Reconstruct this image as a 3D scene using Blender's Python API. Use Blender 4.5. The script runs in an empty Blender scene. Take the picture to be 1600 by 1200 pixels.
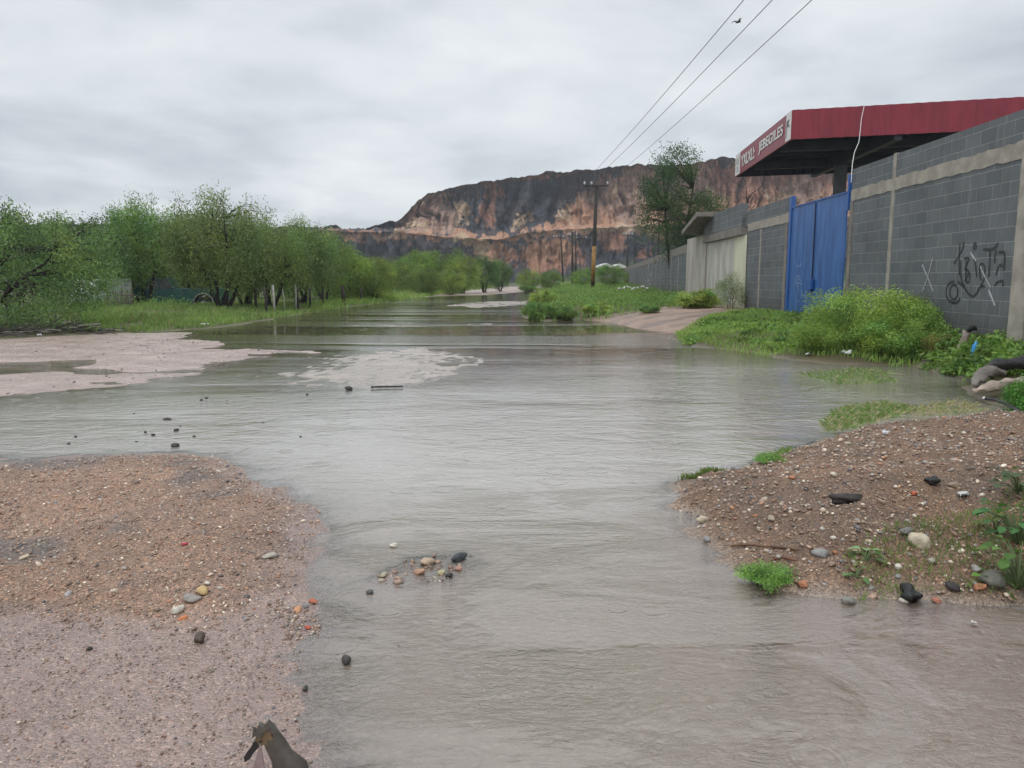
import bpy, bmesh, math, random
import numpy as np
from mathutils import Vector, Matrix
R = math.radians
S = bpy.context.scene
COL = S.collection
random.seed(7)

# ------------------------------------------------------------------ camera
CAM_H = 1.30
F = 1200.0                       # focal length in photo pixels (1600 wide)
PITCH = math.atan(164 / F)
cam = bpy.data.cameras.new('camera'); cam_o = bpy.data.objects.new('camera', cam); COL.objects.link(cam_o)
cam.sensor_width = 36.0; cam.lens = 36.0 * F / 1600
cam.clip_start = 0.05; cam.clip_end = 3000
cam_o.location = (0, 0, CAM_H); cam_o.rotation_euler = (math.pi / 2 - PITCH, 0, 0)
S.camera = cam_o

# ------------------------------------------------------------------ sky and sun (overcast)
SUN_EL, SUN_AZ = R(58), R(215)
w = bpy.data.worlds.new('World'); S.world = w; w.use_nodes = True
nt = w.node_tree; nt.nodes.clear()
def N(t, ty, **kw):
    n = t.nodes.new(ty)
    for k, v in kw.items(): setattr(n, k, v)
    return n
def L(t, a, b): t.links.new(a, b)
out = N(nt, 'ShaderNodeOutputWorld'); bg = N(nt, 'ShaderNodeBackground'); L(nt, bg.outputs[0], out.inputs[0])
sky = N(nt, 'ShaderNodeTexSky', sky_type='NISHITA'); sky.sun_disc = False
sky.sun_elevation = SUN_EL; sky.sun_rotation = SUN_AZ
tc = N(nt, 'ShaderNodeTexCoord'); sep = N(nt, 'ShaderNodeSeparateXYZ'); L(nt, tc.outputs['Generated'], sep.inputs[0])
def M(t, op, a, b=None, c=None, clamp=False):
    n = N(t, 'ShaderNodeMath', operation=op); n.use_clamp = clamp
    for i, v in enumerate((a, b, c)):
        if v is None: continue
        if isinstance(v, (int, float)): n.inputs[i].default_value = v
        else: L(t, v, n.inputs[i])
    return n.outputs[0]
zz = M(nt, 'ADD', M(nt, 'ABSOLUTE', sep.outputs[2]), 0.16)
cx = M(nt, 'DIVIDE', sep.outputs[0], zz); cy = M(nt, 'DIVIDE', sep.outputs[1], zz)
cmb = N(nt, 'ShaderNodeCombineXYZ'); L(nt, cx, cmb.inputs[0]); L(nt, cy, cmb.inputs[1])
def noise(t, vec, scale, detail=4, rough=0.5, dist=0.0, dims='3D'):
    n = N(t, 'ShaderNodeTexNoise', noise_dimensions=dims); n.inputs['Scale'].default_value = scale
    n.inputs['Detail'].default_value = detail; n.inputs['Roughness'].default_value = rough
    n.inputs['Distortion'].default_value = dist
    if vec is not None: L(t, vec, n.inputs['Vector'])
    return n.outputs['Fac']
def ramp(t, fac, stops):
    n = N(t, 'ShaderNodeValToRGB'); e = n.color_ramp.elements
    while len(e) < len(stops): e.new(0.5)
    for i, (p, c) in enumerate(stops):
        e[i].position = p; e[i].color = (c[0], c[1], c[2], 1) if not isinstance(c, (int, float)) else (c, c, c, 1)
    L(t, fac, n.inputs[0]); return n.outputs[0]
def mrange(t, v, a, b, c, d, smooth=True):
    n = N(t, 'ShaderNodeMapRange'); n.interpolation_type = 'SMOOTHSTEP' if smooth else 'LINEAR'
    L(t, v, n.inputs[0])
    for i, x in enumerate((a, b, c, d)): n.inputs[i + 1].default_value = x
    return n.outputs[0]
def mixc(t, fac, a, b, mode='MIX'):
    n = N(t, 'ShaderNodeMix', data_type='RGBA', blend_type=mode)
    for sock, v in ((n.inputs[0], fac), (n.inputs[6], a), (n.inputs[7], b)):
        if isinstance(v, (int, float)): sock.default_value = v
        elif isinstance(v, tuple): sock.default_value = (*v[:3], 1)
        else: L(t, v, sock)
    return n.outputs[2]
n1 = noise(nt, cmb.outputs[0], 0.55, 5, 0.5, 0.6)
n2 = noise(nt, cmb.outputs[0], 1.7, 6, 0.55, 0.3)
nn = M(nt, 'ADD', M(nt, 'MULTIPLY', n1, 0.65), M(nt, 'MULTIPLY', n2, 0.35))
cl = ramp(nt, nn, [(0.37, (0.43, 0.468, 0.515)), (0.5, (0.64, 0.675, 0.705)), (0.62, (0.80, 0.82, 0.83))])
hor = mrange(nt, sep.outputs[2], 0.02, 0.16, 1.05, 0.97)
zen = mrange(nt, sep.outputs[2], 0.31, 0.90, 1.0, 2.05)
gain = M(nt, 'MULTIPLY', hor, zen)
vm = N(nt, 'ShaderNodeVectorMath', operation='SCALE'); L(nt, cl, vm.inputs[0]); L(nt, gain, vm.inputs['Scale'])
sk = N(nt, 'ShaderNodeVectorMath', operation='SCALE'); L(nt, sky.outputs[0], sk.inputs[0]); sk.inputs['Scale'].default_value = 0.10
mx = mixc(nt, 0.93, sk.outputs[0], vm.outputs[0])
L(nt, mx, bg.inputs[0]); bg.inputs[1].default_value = 1.0
sun = bpy.data.lights.new('sun', 'SUN'); sun.energy = 0.6; sun.angle = R(18); sun.color = (1, 0.965, 0.92)
so = bpy.data.objects.new('sun', sun); COL.objects.link(so)
so.rotation_euler = (math.pi / 2 - SUN_EL, 0, math.pi - SUN_AZ)

S.render.engine = 'CYCLES'
S.cycles.use_denoising = True
S.cycles.max_bounces = 6; S.cycles.diffuse_bounces = 3; S.cycles.glossy_bounces = 3
S.cycles.transparent_max_bounces = 8
S.view_settings.view_transform = 'Standard'; S.view_settings.look = 'None'
S.view_settings.exposure = 0.33; S.view_settings.gamma = 1

# ------------------------------------------------------------------ pixel <-> world helpers (for placing by measurement)
cp, sp = math.cos(PITCH), math.sin(PITCH)
def ray(px, py):
    u = (px - 800) / F; v = (600 - py) / F
    return (u, cp + v * sp, -sp + v * cp)
def G(px, py, z=0.0):
    d = ray(px, py)
    t = (z - CAM_H) / d[2]
    return (d[0] * t, d[1] * t)
def A(px, py, Y):
    d = ray(px, py); t = Y / d[1]
    return Vector((d[0] * t, Y, CAM_H + d[2] * t))

# ------------------------------------------------------------------ numpy value noise
def _hash(ix, iy, seed):
    h = (ix.astype(np.int64) * 374761393 + iy.astype(np.int64) * 668265263 + seed * 1274126177) & 0xffffffff
    h = ((h ^ (h >> 13)) * 1274126177) & 0xffffffff
    return ((h ^ (h >> 16)) & 0xffffff) / float(0xffffff)
def vnoise(x, y, seed=0):
    x = np.asarray(x, float); y = np.asarray(y, float)
    ix = np.floor(x); iy = np.floor(y); fx = x - ix; fy = y - iy
    fx = fx * fx * (3 - 2 * fx); fy = fy * fy * (3 - 2 * fy)
    a = _hash(ix, iy, seed); b = _hash(ix + 1, iy, seed); c = _hash(ix, iy + 1, seed); d = _hash(ix + 1, iy + 1, seed)
    return (a + (b - a) * fx) * (1 - fy) + (c + (d - c) * fx) * fy
def fbm(x, y, seed=0, oct=4, gain=0.5):
    s = 0; a = 1; t = 0
    for i in range(oct):
        s = s + a * vnoise(x * 2 ** i + 17.3 * i, y * 2 ** i - 9.1 * i, seed + i); t += a; a *= gain
    return s / t
def sstep(a, b, x):
    t = np.clip((x - a) / (b - a), 0, 1); return t * t * (3 - 2 * t)

def sdist(X, Y, poly):
    """signed distance to a polygon, positive inside"""
    P = np.array(poly, float); n = len(P)
    d2 = np.full(X.shape, 1e18); ins = np.zeros(X.shape, bool)
    for i in range(n):
        ax, ay = P[i]; bx, by = P[(i + 1) % n]
        ex, ey = bx - ax, by - ay
        t = np.clip(((X - ax) * ex + (Y - ay) * ey) / (ex * ex + ey * ey + 1e-12), 0, 1)
        dx = X - (ax + t * ex); dy = Y - (ay + t * ey)
        d2 = np.minimum(d2, dx * dx + dy * dy)
        c = (ay > Y) != (by > Y)
        if abs(ey) > 1e-12:
            ins ^= c & (X < ex * (Y - ay) / ey + ax)
    d = np.sqrt(d2)
    return np.where(ins, d, -d)

# ------------------------------------------------------------------ terrain layout
def GP(pts): return [G(*p) if len(p) == 2 or not isinstance(p[2], str) else (p[0], p[1]) for p in pts]
W_ = lambda x, y: (x, y, 'w')
P_moundL = GP([(-900, 760), (0, 722), (80, 714), (200, 711), (300, 710), (345, 715), (375, 735), (400, 752), (440, 765), (485, 783),
               (507, 800), (505, 818), (490, 842), (478, 880), (470, 910), (440, 950), (380, 980), (300, 992), (180, 990), (60, 985), (-300, 990), (-900, 1000)])
P_flatL = GP([(-900, 730), (0, 718), (120, 714), (330, 712), (400, 755), (495, 795), (492, 840), (480, 880), (475, 930), (500, 965), (480, 1010),
              (468, 1060), (470, 1120), (490, 1200), (540, 1500), W_(-0.5, -3), W_(-12, -3)])
P_pink = GP([(-700, 548), (0, 529), (100, 522), (240, 519), (320, 521), (260, 530), (345, 533), (350, 540), (290, 546), (400, 545), (480, 548), (505, 552),
             (440, 557), (350, 566), (300, 588), (220, 600), (100, 611), (0, 618), (-700, 655)])
P_pud1 = GP([(-60, 574), (0, 570), (60, 566), (130, 563), (125, 569), (70, 578), (0, 584), (-60, 590)])
P_mid = GP([(430, 585), (520, 556), (600, 545), (660, 543), (735, 556), (755, 572), (730, 588), (650, 602), (540, 606), (450, 600)])
P_moundR = GP([(1046, 768), (1060, 757), (1150, 738), (1190, 722), (1240, 704), (1300, 688), (1345, 674), (1420, 666), (1500, 664), (1545, 664), (1700, 672), (2400, 720),
               (2600, 1020), (1750, 965), (1600, 948), (1500, 940), (1400, 932), (1330, 936), (1250, 925), (1175, 915), (1150, 885), (1130, 858), (1090, 828), (1050, 793)])
P_bankR = GP([(842, 452), (850, 463), (838, 474), (822, 484), (815, 495), (850, 502), (905, 499), (960, 505), (1000, 514), (1058, 521), (1046, 528), (1075, 539), (1130, 546),
              (1200, 553), (1240, 561), (1300, 568), (1400, 571), (1500, 574), (1520, 592), (1526, 615), (1548, 632), (1610, 640), (1900, 665), W_(40, 4), W_(90, 60), W_(90, 200), W_(8, 200)])
P_ramp = GP([(915, 500), (960, 497, .05), (1000, 494, .10), (1100, 488, .18), (1180, 478, .25), (1230, 468, .3), (1320, 500, .1), (1240, 512), (1190, 505), (1120, 512), (1075, 520), (1040, 523), (990, 514), (930, 502)])
P_bankL = GP([(745, 453), (700, 459), (640, 467), (600, 473), (550, 479), (500, 486), (440, 496), (380, 507), (320, 514), (230, 519), (160, 521), (60, 527), (0, 531), (-300, 545), (-900, 570),
              W_(-70, 6), W_(-140, 60), W_(-140, 200), W_(-12, 200)])
P_strip = GP([(600, 469), (680, 463), (760, 461), (830, 455), (845, 449), (700, 449), (660, 458)])
P_shoal = GP([(690, 478), (760, 471), (830, 470), (820, 476), (750, 481)])
P_shoal2 = GP([(480, 512), (640, 503), (800, 505), (760, 516), (600, 522)])
P_riff = GP([(590, 905), (640, 870), (720, 865), (745, 880), (700, 905), (640, 918)])

WX0_, WK_ = 6.3, .0375
def prof(sd, H, Li, Lo, depth):
    return np.where(sd > 0, H * (1 - np.exp(-np.maximum(sd, 0) / Li)), -depth * (1 - np.exp(np.minimum(sd, 0) / Lo)))
def terr(X, Y, full=False):
    X = np.asarray(X, float); Y = np.asarray(Y, float)
    near = np.exp(-np.maximum(Y, 0) / 10)
    wob = (fbm(X * 1.1, Y * 1.1, 3, 3) - .5) * .6 * (1 - near * .75) + (fbm(X * 5, Y * 5, 5, 3) - .5) * .16
    sML = sdist(X, Y, P_moundL) + wob * .35; sFL = sdist(X, Y, P_flatL) + wob * .3
    sPK = sdist(X, Y, P_pink) + wob * 1.0; sMD = sdist(X, Y, P_mid) + wob * 2.2
    hf = (fbm(X * 7, Y * 7, 77, 3) - .5) * .26 * (Y < 9); sML = sML + hf; sFL = sFL + hf * .8; sMR = sdist(X, Y, P_moundR) + wob * .35 + hf; sBR = sdist(X, Y, P_bankR) + wob * .8
    sBL = sdist(X, Y, P_bankL) + wob; sST = sdist(X, Y, P_strip) + wob
    sS1 = sdist(X, Y, P_shoal) + wob * 1.5; sS2 = sdist(X, Y, P_shoal2) + wob * 1.5
    sRF = sdist(X, Y, P_riff) + wob * .5
    D = .07
    z = prof(sML, .075, .55, .25, D)
    z = np.maximum(z, prof(sFL, .012, .35, .30, D))
    z = np.maximum(z, prof(sPK, .040, 1.8, 1.3, D))
    z = np.maximum(z, prof(sMD, .0036, .9, 1.4, D) - .0010); mdm = 1 - .7 * sstep(-.8, .1, sMD)
    z = np.maximum(z, prof(sMR, .29, .62, .16, D))
    bh = prof(sBR, .44, 1.6, .7, D)
    z = np.maximum(z, bh)
    bl = prof(sBL, .12, 2.0, .8, D) - .62 * sstep(9, 14, sBL) * sstep(14, 24, Y) * (1 - sstep(60, 90, Y))
    z = np.where(sBL > 2, bl, np.maximum(z, bl))
    z = np.maximum(z, prof(sST, .03, 1.0, 1.5, D)); z = np.maximum(z, prof(sS1, .004, 1, 2, D)); z = np.maximum(z, prof(sS2, .001, 1, 2, D) - .004)
    z = np.maximum(z, prof(sRF, .0, .1, .12, D) - .006)
    z = np.maximum(z, prof(Y - 84 + 0 * X, .12, 3, 5, D))
    pud = sdist(X, Y, P_pud1) + wob * .6
    z = np.where(pud > -.6, np.minimum(z, .03 - .06 * sstep(-.6, .25, pud)), z)
    # smaller relief
    rel = (fbm(X * 1.7, Y * 1.7, 11, 4) - .5)
    fine = (fbm(X * 9, Y * 9, 21, 4) - .5)
    amp = .012 + .15 * sstep(.05, 1.0, sMR) * (sMR > 0) + .05 * sstep(.2, 1.5, sBR) + .03 * sstep(.5, 3, sBL) + .015 * sstep(0, .5, sML)
    amp = amp * (1 - .75 * sstep(-.8, .1, sMD)); z = z + rel * amp * 1.4 + fine * (.010 + .035 * sstep(0, .4, sMR) + .008 * sstep(0, .3, sML))
    z = z + ((fbm(X * 16, Y * 11, 79, 3) - .5) * .012 + (fbm(X * 34, Y * 22, 89, 2) - .5) * .009) * (Y < 18) * mdm
    dw = WX0_ + WK_ * Y - X; z = np.where((Y > 7.5) & (Y < 17) & (dw > -.2), np.maximum(z, .42 - np.maximum(dw, 0) * .60), z)
    # small pools on the pink flats
    z = z - .05 * sstep(.67, .8, fbm(X * .5, Y * 1.1, 41, 3)) * sstep(-.2, .5, sPK) * (sBL < 0)
    z = z + .10 * sstep(.45, .75, fbm(X * .25 + 3, Y * .25, 31, 2)) * sstep(1, 4, sBL) * (Y < 34)
    if full:
        return z, dict(ML=sML, FL=sFL, PK=sPK, MD=sMD, MR=sMR, BR=sBR, BL=sBL, ST=sST, RP=sdist(X, Y, P_ramp) + wob, S1=sS1)
    return z
def tz(x, y): return float(terr(np.array([x]), np.array([y]))[0])
def onT(px, py):
    z = 0.0
    for _ in range(8):
        x, y = G(px, py, z); z = z * .4 + tz(x, y) * .6
    x, y = G(px, py, z)
    return x, y, tz(x, y)

# ------------------------------------------------------------------ tagging and mesh helpers
def tag(o, label=None, cat=None, group=None, kind=None):
    if label: o['label'] = label
    if cat: o['category'] = cat
    if group: o['group'] = group
    if kind: o['kind'] = kind
    return o
def empty(name, loc, rz=0.0):
    o = bpy.data.objects.new(name, None); o.location = loc; o.rotation_euler = (0, 0, rz); COL.objects.link(o); return o
def link(name, me, mat=None, parent=None, smooth=False, loc=None, rz=None):
    o = bpy.data.objects.new(name, me); COL.objects.link(o)
    if mat is not None: me.materials.append(mat)
    if parent is not None: o.parent = parent
    if loc is not None: o.location = loc
    if rz is not None: o.rotation_euler = (0, 0, rz)
    if smooth: me.polygons.foreach_set('use_smooth', [True] * len(me.polygons))
    return o
def npmesh(name, V, Fa, col=None, smooth=False, extra=None):
    V = np.asarray(V, np.float32); Fa = np.asarray(Fa, np.int32); k = Fa.shape[1]
    me = bpy.data.meshes.new(name)
    me.vertices.add(len(V)); me.vertices.foreach_set('co', V.ravel())
    me.loops.add(Fa.size); me.loops.foreach_set('vertex_index', Fa.ravel())
    me.polygons.add(len(Fa)); me.polygons.foreach_set('loop_start', np.arange(0, Fa.size, k, dtype=np.int32))
    me.polygons.foreach_set('loop_total', np.full(len(Fa), k, np.int32))
    if smooth: me.polygons.foreach_set('use_smooth', np.ones(len(Fa), bool))
    me.update(calc_edges=True)
    if col is not None:
        c = np.ones((len(V), 4), np.float32); c[:, :3] = col
        at = me.color_attributes.new('Col', 'FLOAT_COLOR', 'POINT'); at.data.foreach_set('color', c.ravel())
    for nm, arr in (extra or {}).items():
        at = me.attributes.new(nm, 'FLOAT', 'POINT'); at.data.foreach_set('value', np.asarray(arr, np.float32).ravel())
    return me
class MB:
    def __init__(s): s.v = []; s.f = []
    def add(s, vs, fs):
        b = len(s.v); s.v += [tuple(v) for v in vs]; s.f += [tuple(b + i for i in f) for f in fs]
    def box(s, x0, x1, y0, y1, z0, z1):
        s.add([(x0, y0, z0), (x1, y0, z0), (x1, y1, z0), (x0, y1, z0), (x0, y0, z1), (x1, y0, z1), (x1, y1, z1), (x0, y1, z1)],
              [(0, 3, 2, 1), (4, 5, 6, 7), (0, 1, 5, 4), (1, 2, 6, 5), (2, 3, 7, 6), (3, 0, 4, 7)])
    def prism(s, poly, a0, a1, axis='y'):
        n = len(poly)
        f = {'y': lambda p, a: (p[0], a, p[1]), 'x': lambda p, a: (a, p[0], p[1]), 'z': lambda p, a: (p[0], p[1], a)}[axis]
        s.add([f(p, a0) for p in poly] + [f(p, a1) for p in poly],
              [tuple(range(n)), tuple(range(2 * n - 1, n - 1, -1))] + [(i, i + n, (i + 1) % n + n, (i + 1) % n) for i in range(n)])
    def tube(s, pts, rad, n=8, cap=True):
        pts = [Vector(p) for p in pts]
        if isinstance(rad, (int, float)): rad = [rad] * len(pts)
        vs = []; fs = []; up = Vector((0.13, 0.21, 1)).normalized()
        prev = None
        for i, p in enumerate(pts):
            t = (pts[min(i + 1, len(pts) - 1)] - pts[max(i - 1, 0)]).normalized()
            a = (prev if prev is not None else (up if abs(t.dot(up)) < .95 else Vector((1, 0, 0))))
            a = (a - t * a.dot(t)).normalized(); prev = a
            b = t.cross(a)
            for k in range(n):
                an = 2 * math.pi * k / n
                vs.append(p + (a * math.cos(an) + b * math.sin(an)) * rad[i])
        for i in range(len(pts) - 1):
            for k in range(n):
                fs.append((i * n + k, i * n + (k + 1) % n, (i + 1) * n + (k + 1) % n, (i + 1) * n + k))
        if cap:
            fs.append(tuple(range(n - 1, -1, -1))); fs.append(tuple((len(pts) - 1) * n + k for k in range(n)))
        s.add(vs, fs)
    def build(s, name, mat, parent=None, smooth=False, bevel=0.0):
        me = bpy.data.meshes.new(name); me.from_pydata(s.v, [], s.f); me.update()
        bm = bmesh.new(); bm.from_mesh(me)
        bmesh.ops.recalc_face_normals(bm, faces=bm.faces)
        if bevel > 0:
            bmesh.ops.bevel(bm, geom=[e for e in bm.edges if len(e.link_faces) == 2 and e.calc_face_angle(0) > .5], offset=bevel, segments=2, affect='EDGES', profile=.6)
        bm.to_mesh(me); bm.free()
        return link(name, me, mat, parent, smooth)

# ------------------------------------------------------------------ materials
MATS = {}
def newmat(name):
    m = bpy.data.materials.new(name); m.use_nodes = True; t = m.node_tree; t.nodes.clear()
    o = N(t, 'ShaderNodeOutputMaterial'); p = N(t, 'ShaderNodeBsdfPrincipled'); L(t, p.outputs[0], o.inputs[0])
    return m, t, p, o
def bump(t, p, h, dist, strength=1.0, nrm=None):
    b = N(t, 'ShaderNodeBump'); b.inputs['Distance'].default_value = dist; b.inputs['Strength'].default_value = strength
    L(t, h, b.inputs['Height'])
    if nrm is not None: L(t, nrm, b.inputs['Normal'])
    if p is not None: L(t, b.outputs[0], p.inputs['Normal'])
    return b.outputs[0]
def simple(name, c1, c2=None, scale=6.0, rough=0.7, bscale=30.0, bdist=0.002, metal=0.0, spec=0.5, attr=False, stretch=(1, 1, 1), detail=5):
    if name in MATS: return MATS[name]
    m, t, p, o = newmat(name)
    tcn = N(t, 'ShaderNodeTexCoord'); mp = N(t, 'ShaderNodeMapping'); mp.inputs['Scale'].default_value = stretch
    L(t, tcn.outputs['Object'], mp.inputs[0]); v = mp.outputs[0]
    c2 = c2 or tuple(x * .6 for x in c1)
    fac = mrange(t, noise(t, v, scale, detail, .6), .32, .68, 0, 1)
    c = mixc(t, fac, c1, c2)
    if attr:
        a = N(t, 'ShaderNodeAttribute'); a.attribute_name = 'Col'; c = mixc(t, 1.0, c, a.outputs[0], 'MULTIPLY')
    L(t, c, p.inputs['Base Color']); p.inputs['Roughness'].default_value = rough; p.inputs['Metallic'].default_value = metal
    p.inputs['Specular IOR Level'].default_value = spec
    if bdist > 0: bump(t, p, noise(t, v, bscale, 4, .6), bdist)
    MATS[name] = m; return m
def leafmat(name, tint=(1, 1, 1), trans=.35, rough=.55):
    if name in MATS: return MATS[name]
    m, t, p, o = newmat(name)
    a = N(t, 'ShaderNodeAttribute'); a.attribute_name = 'Col'
    oi = N(t, 'ShaderNodeObjectInfo')
    hs = N(t, 'ShaderNodeHueSaturation'); L(t, mixc(t, 1.0, a.outputs[0], tint, 'MULTIPLY'), hs.inputs['Color'])
    L(t, mrange(t, oi.outputs['Random'], 0, 1, .485, .515, False), hs.inputs['Hue'])
    L(t, mrange(t, oi.outputs['Random'], 0, 1, .88, 1.15, False), hs.inputs['Value'])
    L(t, hs.outputs[0], p.inputs['Base Color']); p.inputs['Roughness'].default_value = rough; p.inputs['Specular IOR Level'].default_value = .3
    tr = N(t, 'ShaderNodeBsdfTranslucent'); L(t, mixc(t, 1.0, hs.outputs[0], (1.25, 1.3, .7), 'MULTIPLY'), tr.inputs[0])
    ms = N(t, 'ShaderNodeMixShader'); ms.inputs[0].default_value = trans
    L(t, p.outputs[0], ms.inputs[1]); L(t, tr.outputs[0], ms.inputs[2]); L(t, ms.outputs[0], o.inputs[0])
    MATS[name] = m; return m

def ground_mat():
    m, t, p, o = newmat('ground')
    g = N(t, 'ShaderNodeNewGeometry'); pos = g.outputs['Position']
    a = N(t, 'ShaderNodeAttribute'); a.attribute_name = 'Col'
    gr = N(t, 'ShaderNodeAttribute'); gr.attribute_name = 'grit'
    we = N(t, 'ShaderNodeAttribute'); we.attribute_name = 'wet'
    v1 = N(t, 'ShaderNodeTexVoronoi'); v1.inputs['Scale'].default_value = 105; L(t, pos, v1.inputs['Vector'])
    v2 = N(t, 'ShaderNodeTexVoronoi'); v2.inputs['Scale'].default_value = 260; L(t, pos, v2.inputs['Vector'])
    s1 = N(t, 'ShaderNodeSeparateColor'); L(t, v1.outputs['Color'], s1.inputs[0])
    s2 = N(t, 'ShaderNodeSeparateColor'); L(t, v2.outputs['Color'], s2.inputs[0])
    k1 = ramp(t, s1.outputs[0], [(0, (.55, .52, .50)), (.3, (.85, .83, .81)), (.75, (1.05, 1.0, .96)), (.93, (1.35, 1.28, 1.18)), (1, (1.9, 1.8, 1.6))])
    k2 = ramp(t, s2.outputs[0], [(0, .62), (.5, .95), (.88, 1.15), (1, 1.7)])
    kk = mixc(t, 1.0, k1, k2, 'MULTIPLY')
    c = mixc(t, gr.outputs['Fac'], a.outputs[0], mixc(t, 1.0, a.outputs[0], kk, 'MULTIPLY'))
    big = ramp(t, noise(t, pos, 1.3, 5, .6), [(.3, .82), (.7, 1.14)])
    c = mixc(t, 1.0, c, big, 'MULTIPLY')
    sp2 = ramp(t, noise(t, pos, 14, 4, .75), [(.30, .62), (.42, 1.0), (.7, 1.06)])
    c = mixc(t, gr.outputs['Fac'], c, mixc(t, 1.0, c, sp2, 'MULTIPLY'))
    L(t, c, p.inputs['Base Color'])
    wn = M(t, 'MULTIPLY', we.outputs['Fac'], mrange(t, noise(t, pos, 2.5, 4, .6), .25, .6, .55, 1.0))
    L(t, mrange(t, wn, 0, 1, .85, .22, False), p.inputs['Roughness'])
    L(t, mrange(t, wn, 0, 1, .3, .75, False), p.inputs['Specular IOR Level'])
    h = M(t, 'ADD', M(t, 'MULTIPLY', v1.outputs['Distance'], -1.0), M(t, 'MULTIPLY', noise(t, pos, 40, 4, .6), .6))
    h2 = M(t, 'MULTIPLY', h, gr.outputs['Fac'])
    bump(t, p, h2, .0075)
    return m

def water_mat():
    m, t, p, o = newmat('water')
    g = N(t, 'ShaderNodeNewGeometry'); pos = g.outputs['Position']
    de = N(t, 'ShaderNodeAttribute'); de.attribute_name = 'depth'
    def mapped(scale, rot=0.0):
        mp = N(t, 'ShaderNodeMapping'); mp.inputs['Scale'].default_value = scale; mp.inputs['Rotation'].default_value = (0, 0, rot)
        L(t, pos, mp.inputs[0]); return mp.outputs[0]
    sx = N(t, 'ShaderNodeSeparateXYZ'); L(t, pos, sx.inputs[0]); Yc = sx.outputs[1]; Xc = sx.outputs[0]
    def ridge(v): return M(t, 'SUBTRACT', 1.0, M(t, 'ABSOLUTE', M(t, 'SUBTRACT', M(t, 'MULTIPLY', v, 2.0), 1.0)))
    # current near the camera, calm water further out, wind streaks far away
    near = mrange(t, M(t, 'ADD', Yc, M(t, 'MULTIPLY', noise(t, mapped((.6, .6, 1)), 1.0, 3, .5), 1.6)), 3.6, 6.8, 1.0, 0.0)
    farp = mrange(t, noise(t, mapped((.045, .42, 1), R(3)), 1.0, 4, .6, .35), .44, .56, .12, 1.0)
    midp = mrange(t, noise(t, mapped((.22, .5, 1)), 1.0, 4, .55, .4), .36, .62, .35, 1.0)
    isfar = mrange(t, Yc, 9, 16, 0, 1)
    patch = mixc(t, isfar, midp, farp)
    a1 = noise(t, mapped((1.0, 3.0, 1)), 2.4, 3, .55, .5)
    a2 = ridge(noise(t, mapped((1.6, 2.6, 1), R(10)), 7.0, 3, .6, .7))
    a3 = noise(t, mapped((1.0, 2.2, 1), R(-24)), 26.0, 3, .6, .8)
    w1 = ridge(noise(t, mapped((1.7, 2.4, 1), R(8)), 1.25, 3, .62, .8)); w2 = noise(t, mapped((1.8, 2.8, 1), R(-11)), 2.9, 3, .6, .9)
    a1 = M(t, 'ADD', a1, M(t, 'MULTIPLY', M(t, 'ADD', M(t, 'MULTIPLY', w1, 4.2), M(t, 'MULTIPLY', w2, 3.6)), M(t, 'MULTIPLY', mrange(t, Yc, 3, 7, .3, 1), mrange(t, M(t, 'SUBTRACT', Xc, M(t, 'MULTIPLY', Yc, .12)), -.3, 1.6, .5, 1.15))))
    h = M(t, 'ADD', M(t, 'MULTIPLY', a1, .0055), M(t, 'ADD', M(t, 'MULTIPLY', a2, .0036), M(t, 'MULTIPLY', a3, .0028)))
    b1 = ridge(noise(t, mapped((1.0, 2.0, 1), R(-30)), 3.6, 5, .66, 1.9))
    b2 = ridge(noise(t, mapped((1.0, 1.8, 1), R(-20)), 19.0, 4, .65, 1.3))
    b3 = noise(t, mapped((1.0, 1.4, 1), R(-30)), 55.0, 3, .6, .6)
    cur = M(t, 'ADD', M(t, 'MULTIPLY', b1, .017), M(t, 'ADD', M(t, 'MULTIPLY', b2, .011), M(t, 'MULTIPLY', b3, .0022)))
    strong = mrange(t, M(t, 'ADD', Xc, M(t, 'MULTIPLY', noise(t, mapped((.8, .8, 1)), 1.0, 3, .5), 1.0)), .2, 1.9, .55, 1.25)
    calm = mrange(t, noise(t, mapped((.9, 1.5, 1), R(-25)), 1.0, 4, .6, .9), .40, .62, .30, 1.15)
    cur = M(t, 'MULTIPLY', cur, M(t, 'MULTIPLY', M(t, 'MULTIPLY', near, strong), calm))
    # rain drop rings
    vo = N(t, 'ShaderNodeTexVoronoi'); vo.inputs['Scale'].default_value = 3.2; L(t, mapped((1, 1, 0)), vo.inputs['Vector'])
    d = vo.outputs['Distance']
    sc = N(t, 'ShaderNodeSeparateColor'); L(t, vo.outputs['Color'], sc.inputs[0])
    rr = M(t, 'MULTIPLY', sc.outputs[0], .34)
    off = M(t, 'SUBTRACT', d, rr)
    ring = M(t, 'MULTIPLY', M(t, 'SINE', M(t, 'MULTIPLY', off, 75.0)), M(t, 'POWER', 2.718, M(t, 'MULTIPLY', M(t, 'MULTIPLY', off, off), -420.0)))
    h = M(t, 'ADD', M(t, 'ADD', M(t, 'MULTIPLY', h, patch), cur), M(t, 'MULTIPLY', ring, .0016))
    nb = bump(t, None, h, 1.0, .60)
    L(t, nb, p.inputs['Normal'])
    mud = mixc(t, mrange(t, noise(t, mapped((.35, .5, 1)), 1.0, 4, .55, .3), .3, .7, 0, 1), (.255, .198, .152), (.300, .238, .185))
    mid_glare = mrange(t, M(t, 'ADD', Yc, M(t, 'MULTIPLY', noise(t, mapped((.4, .4, 1)), 1.0, 3, .5), 1.5)), 3.6, 6.2, 0, 1)
    mid_glare = M(t, 'MULTIPLY', mid_glare, mrange(t, M(t, 'ADD', Yc, M(t, 'MULTIPLY', Xc, -.35)), 9.5, 13.5, 1, 0))
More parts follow.
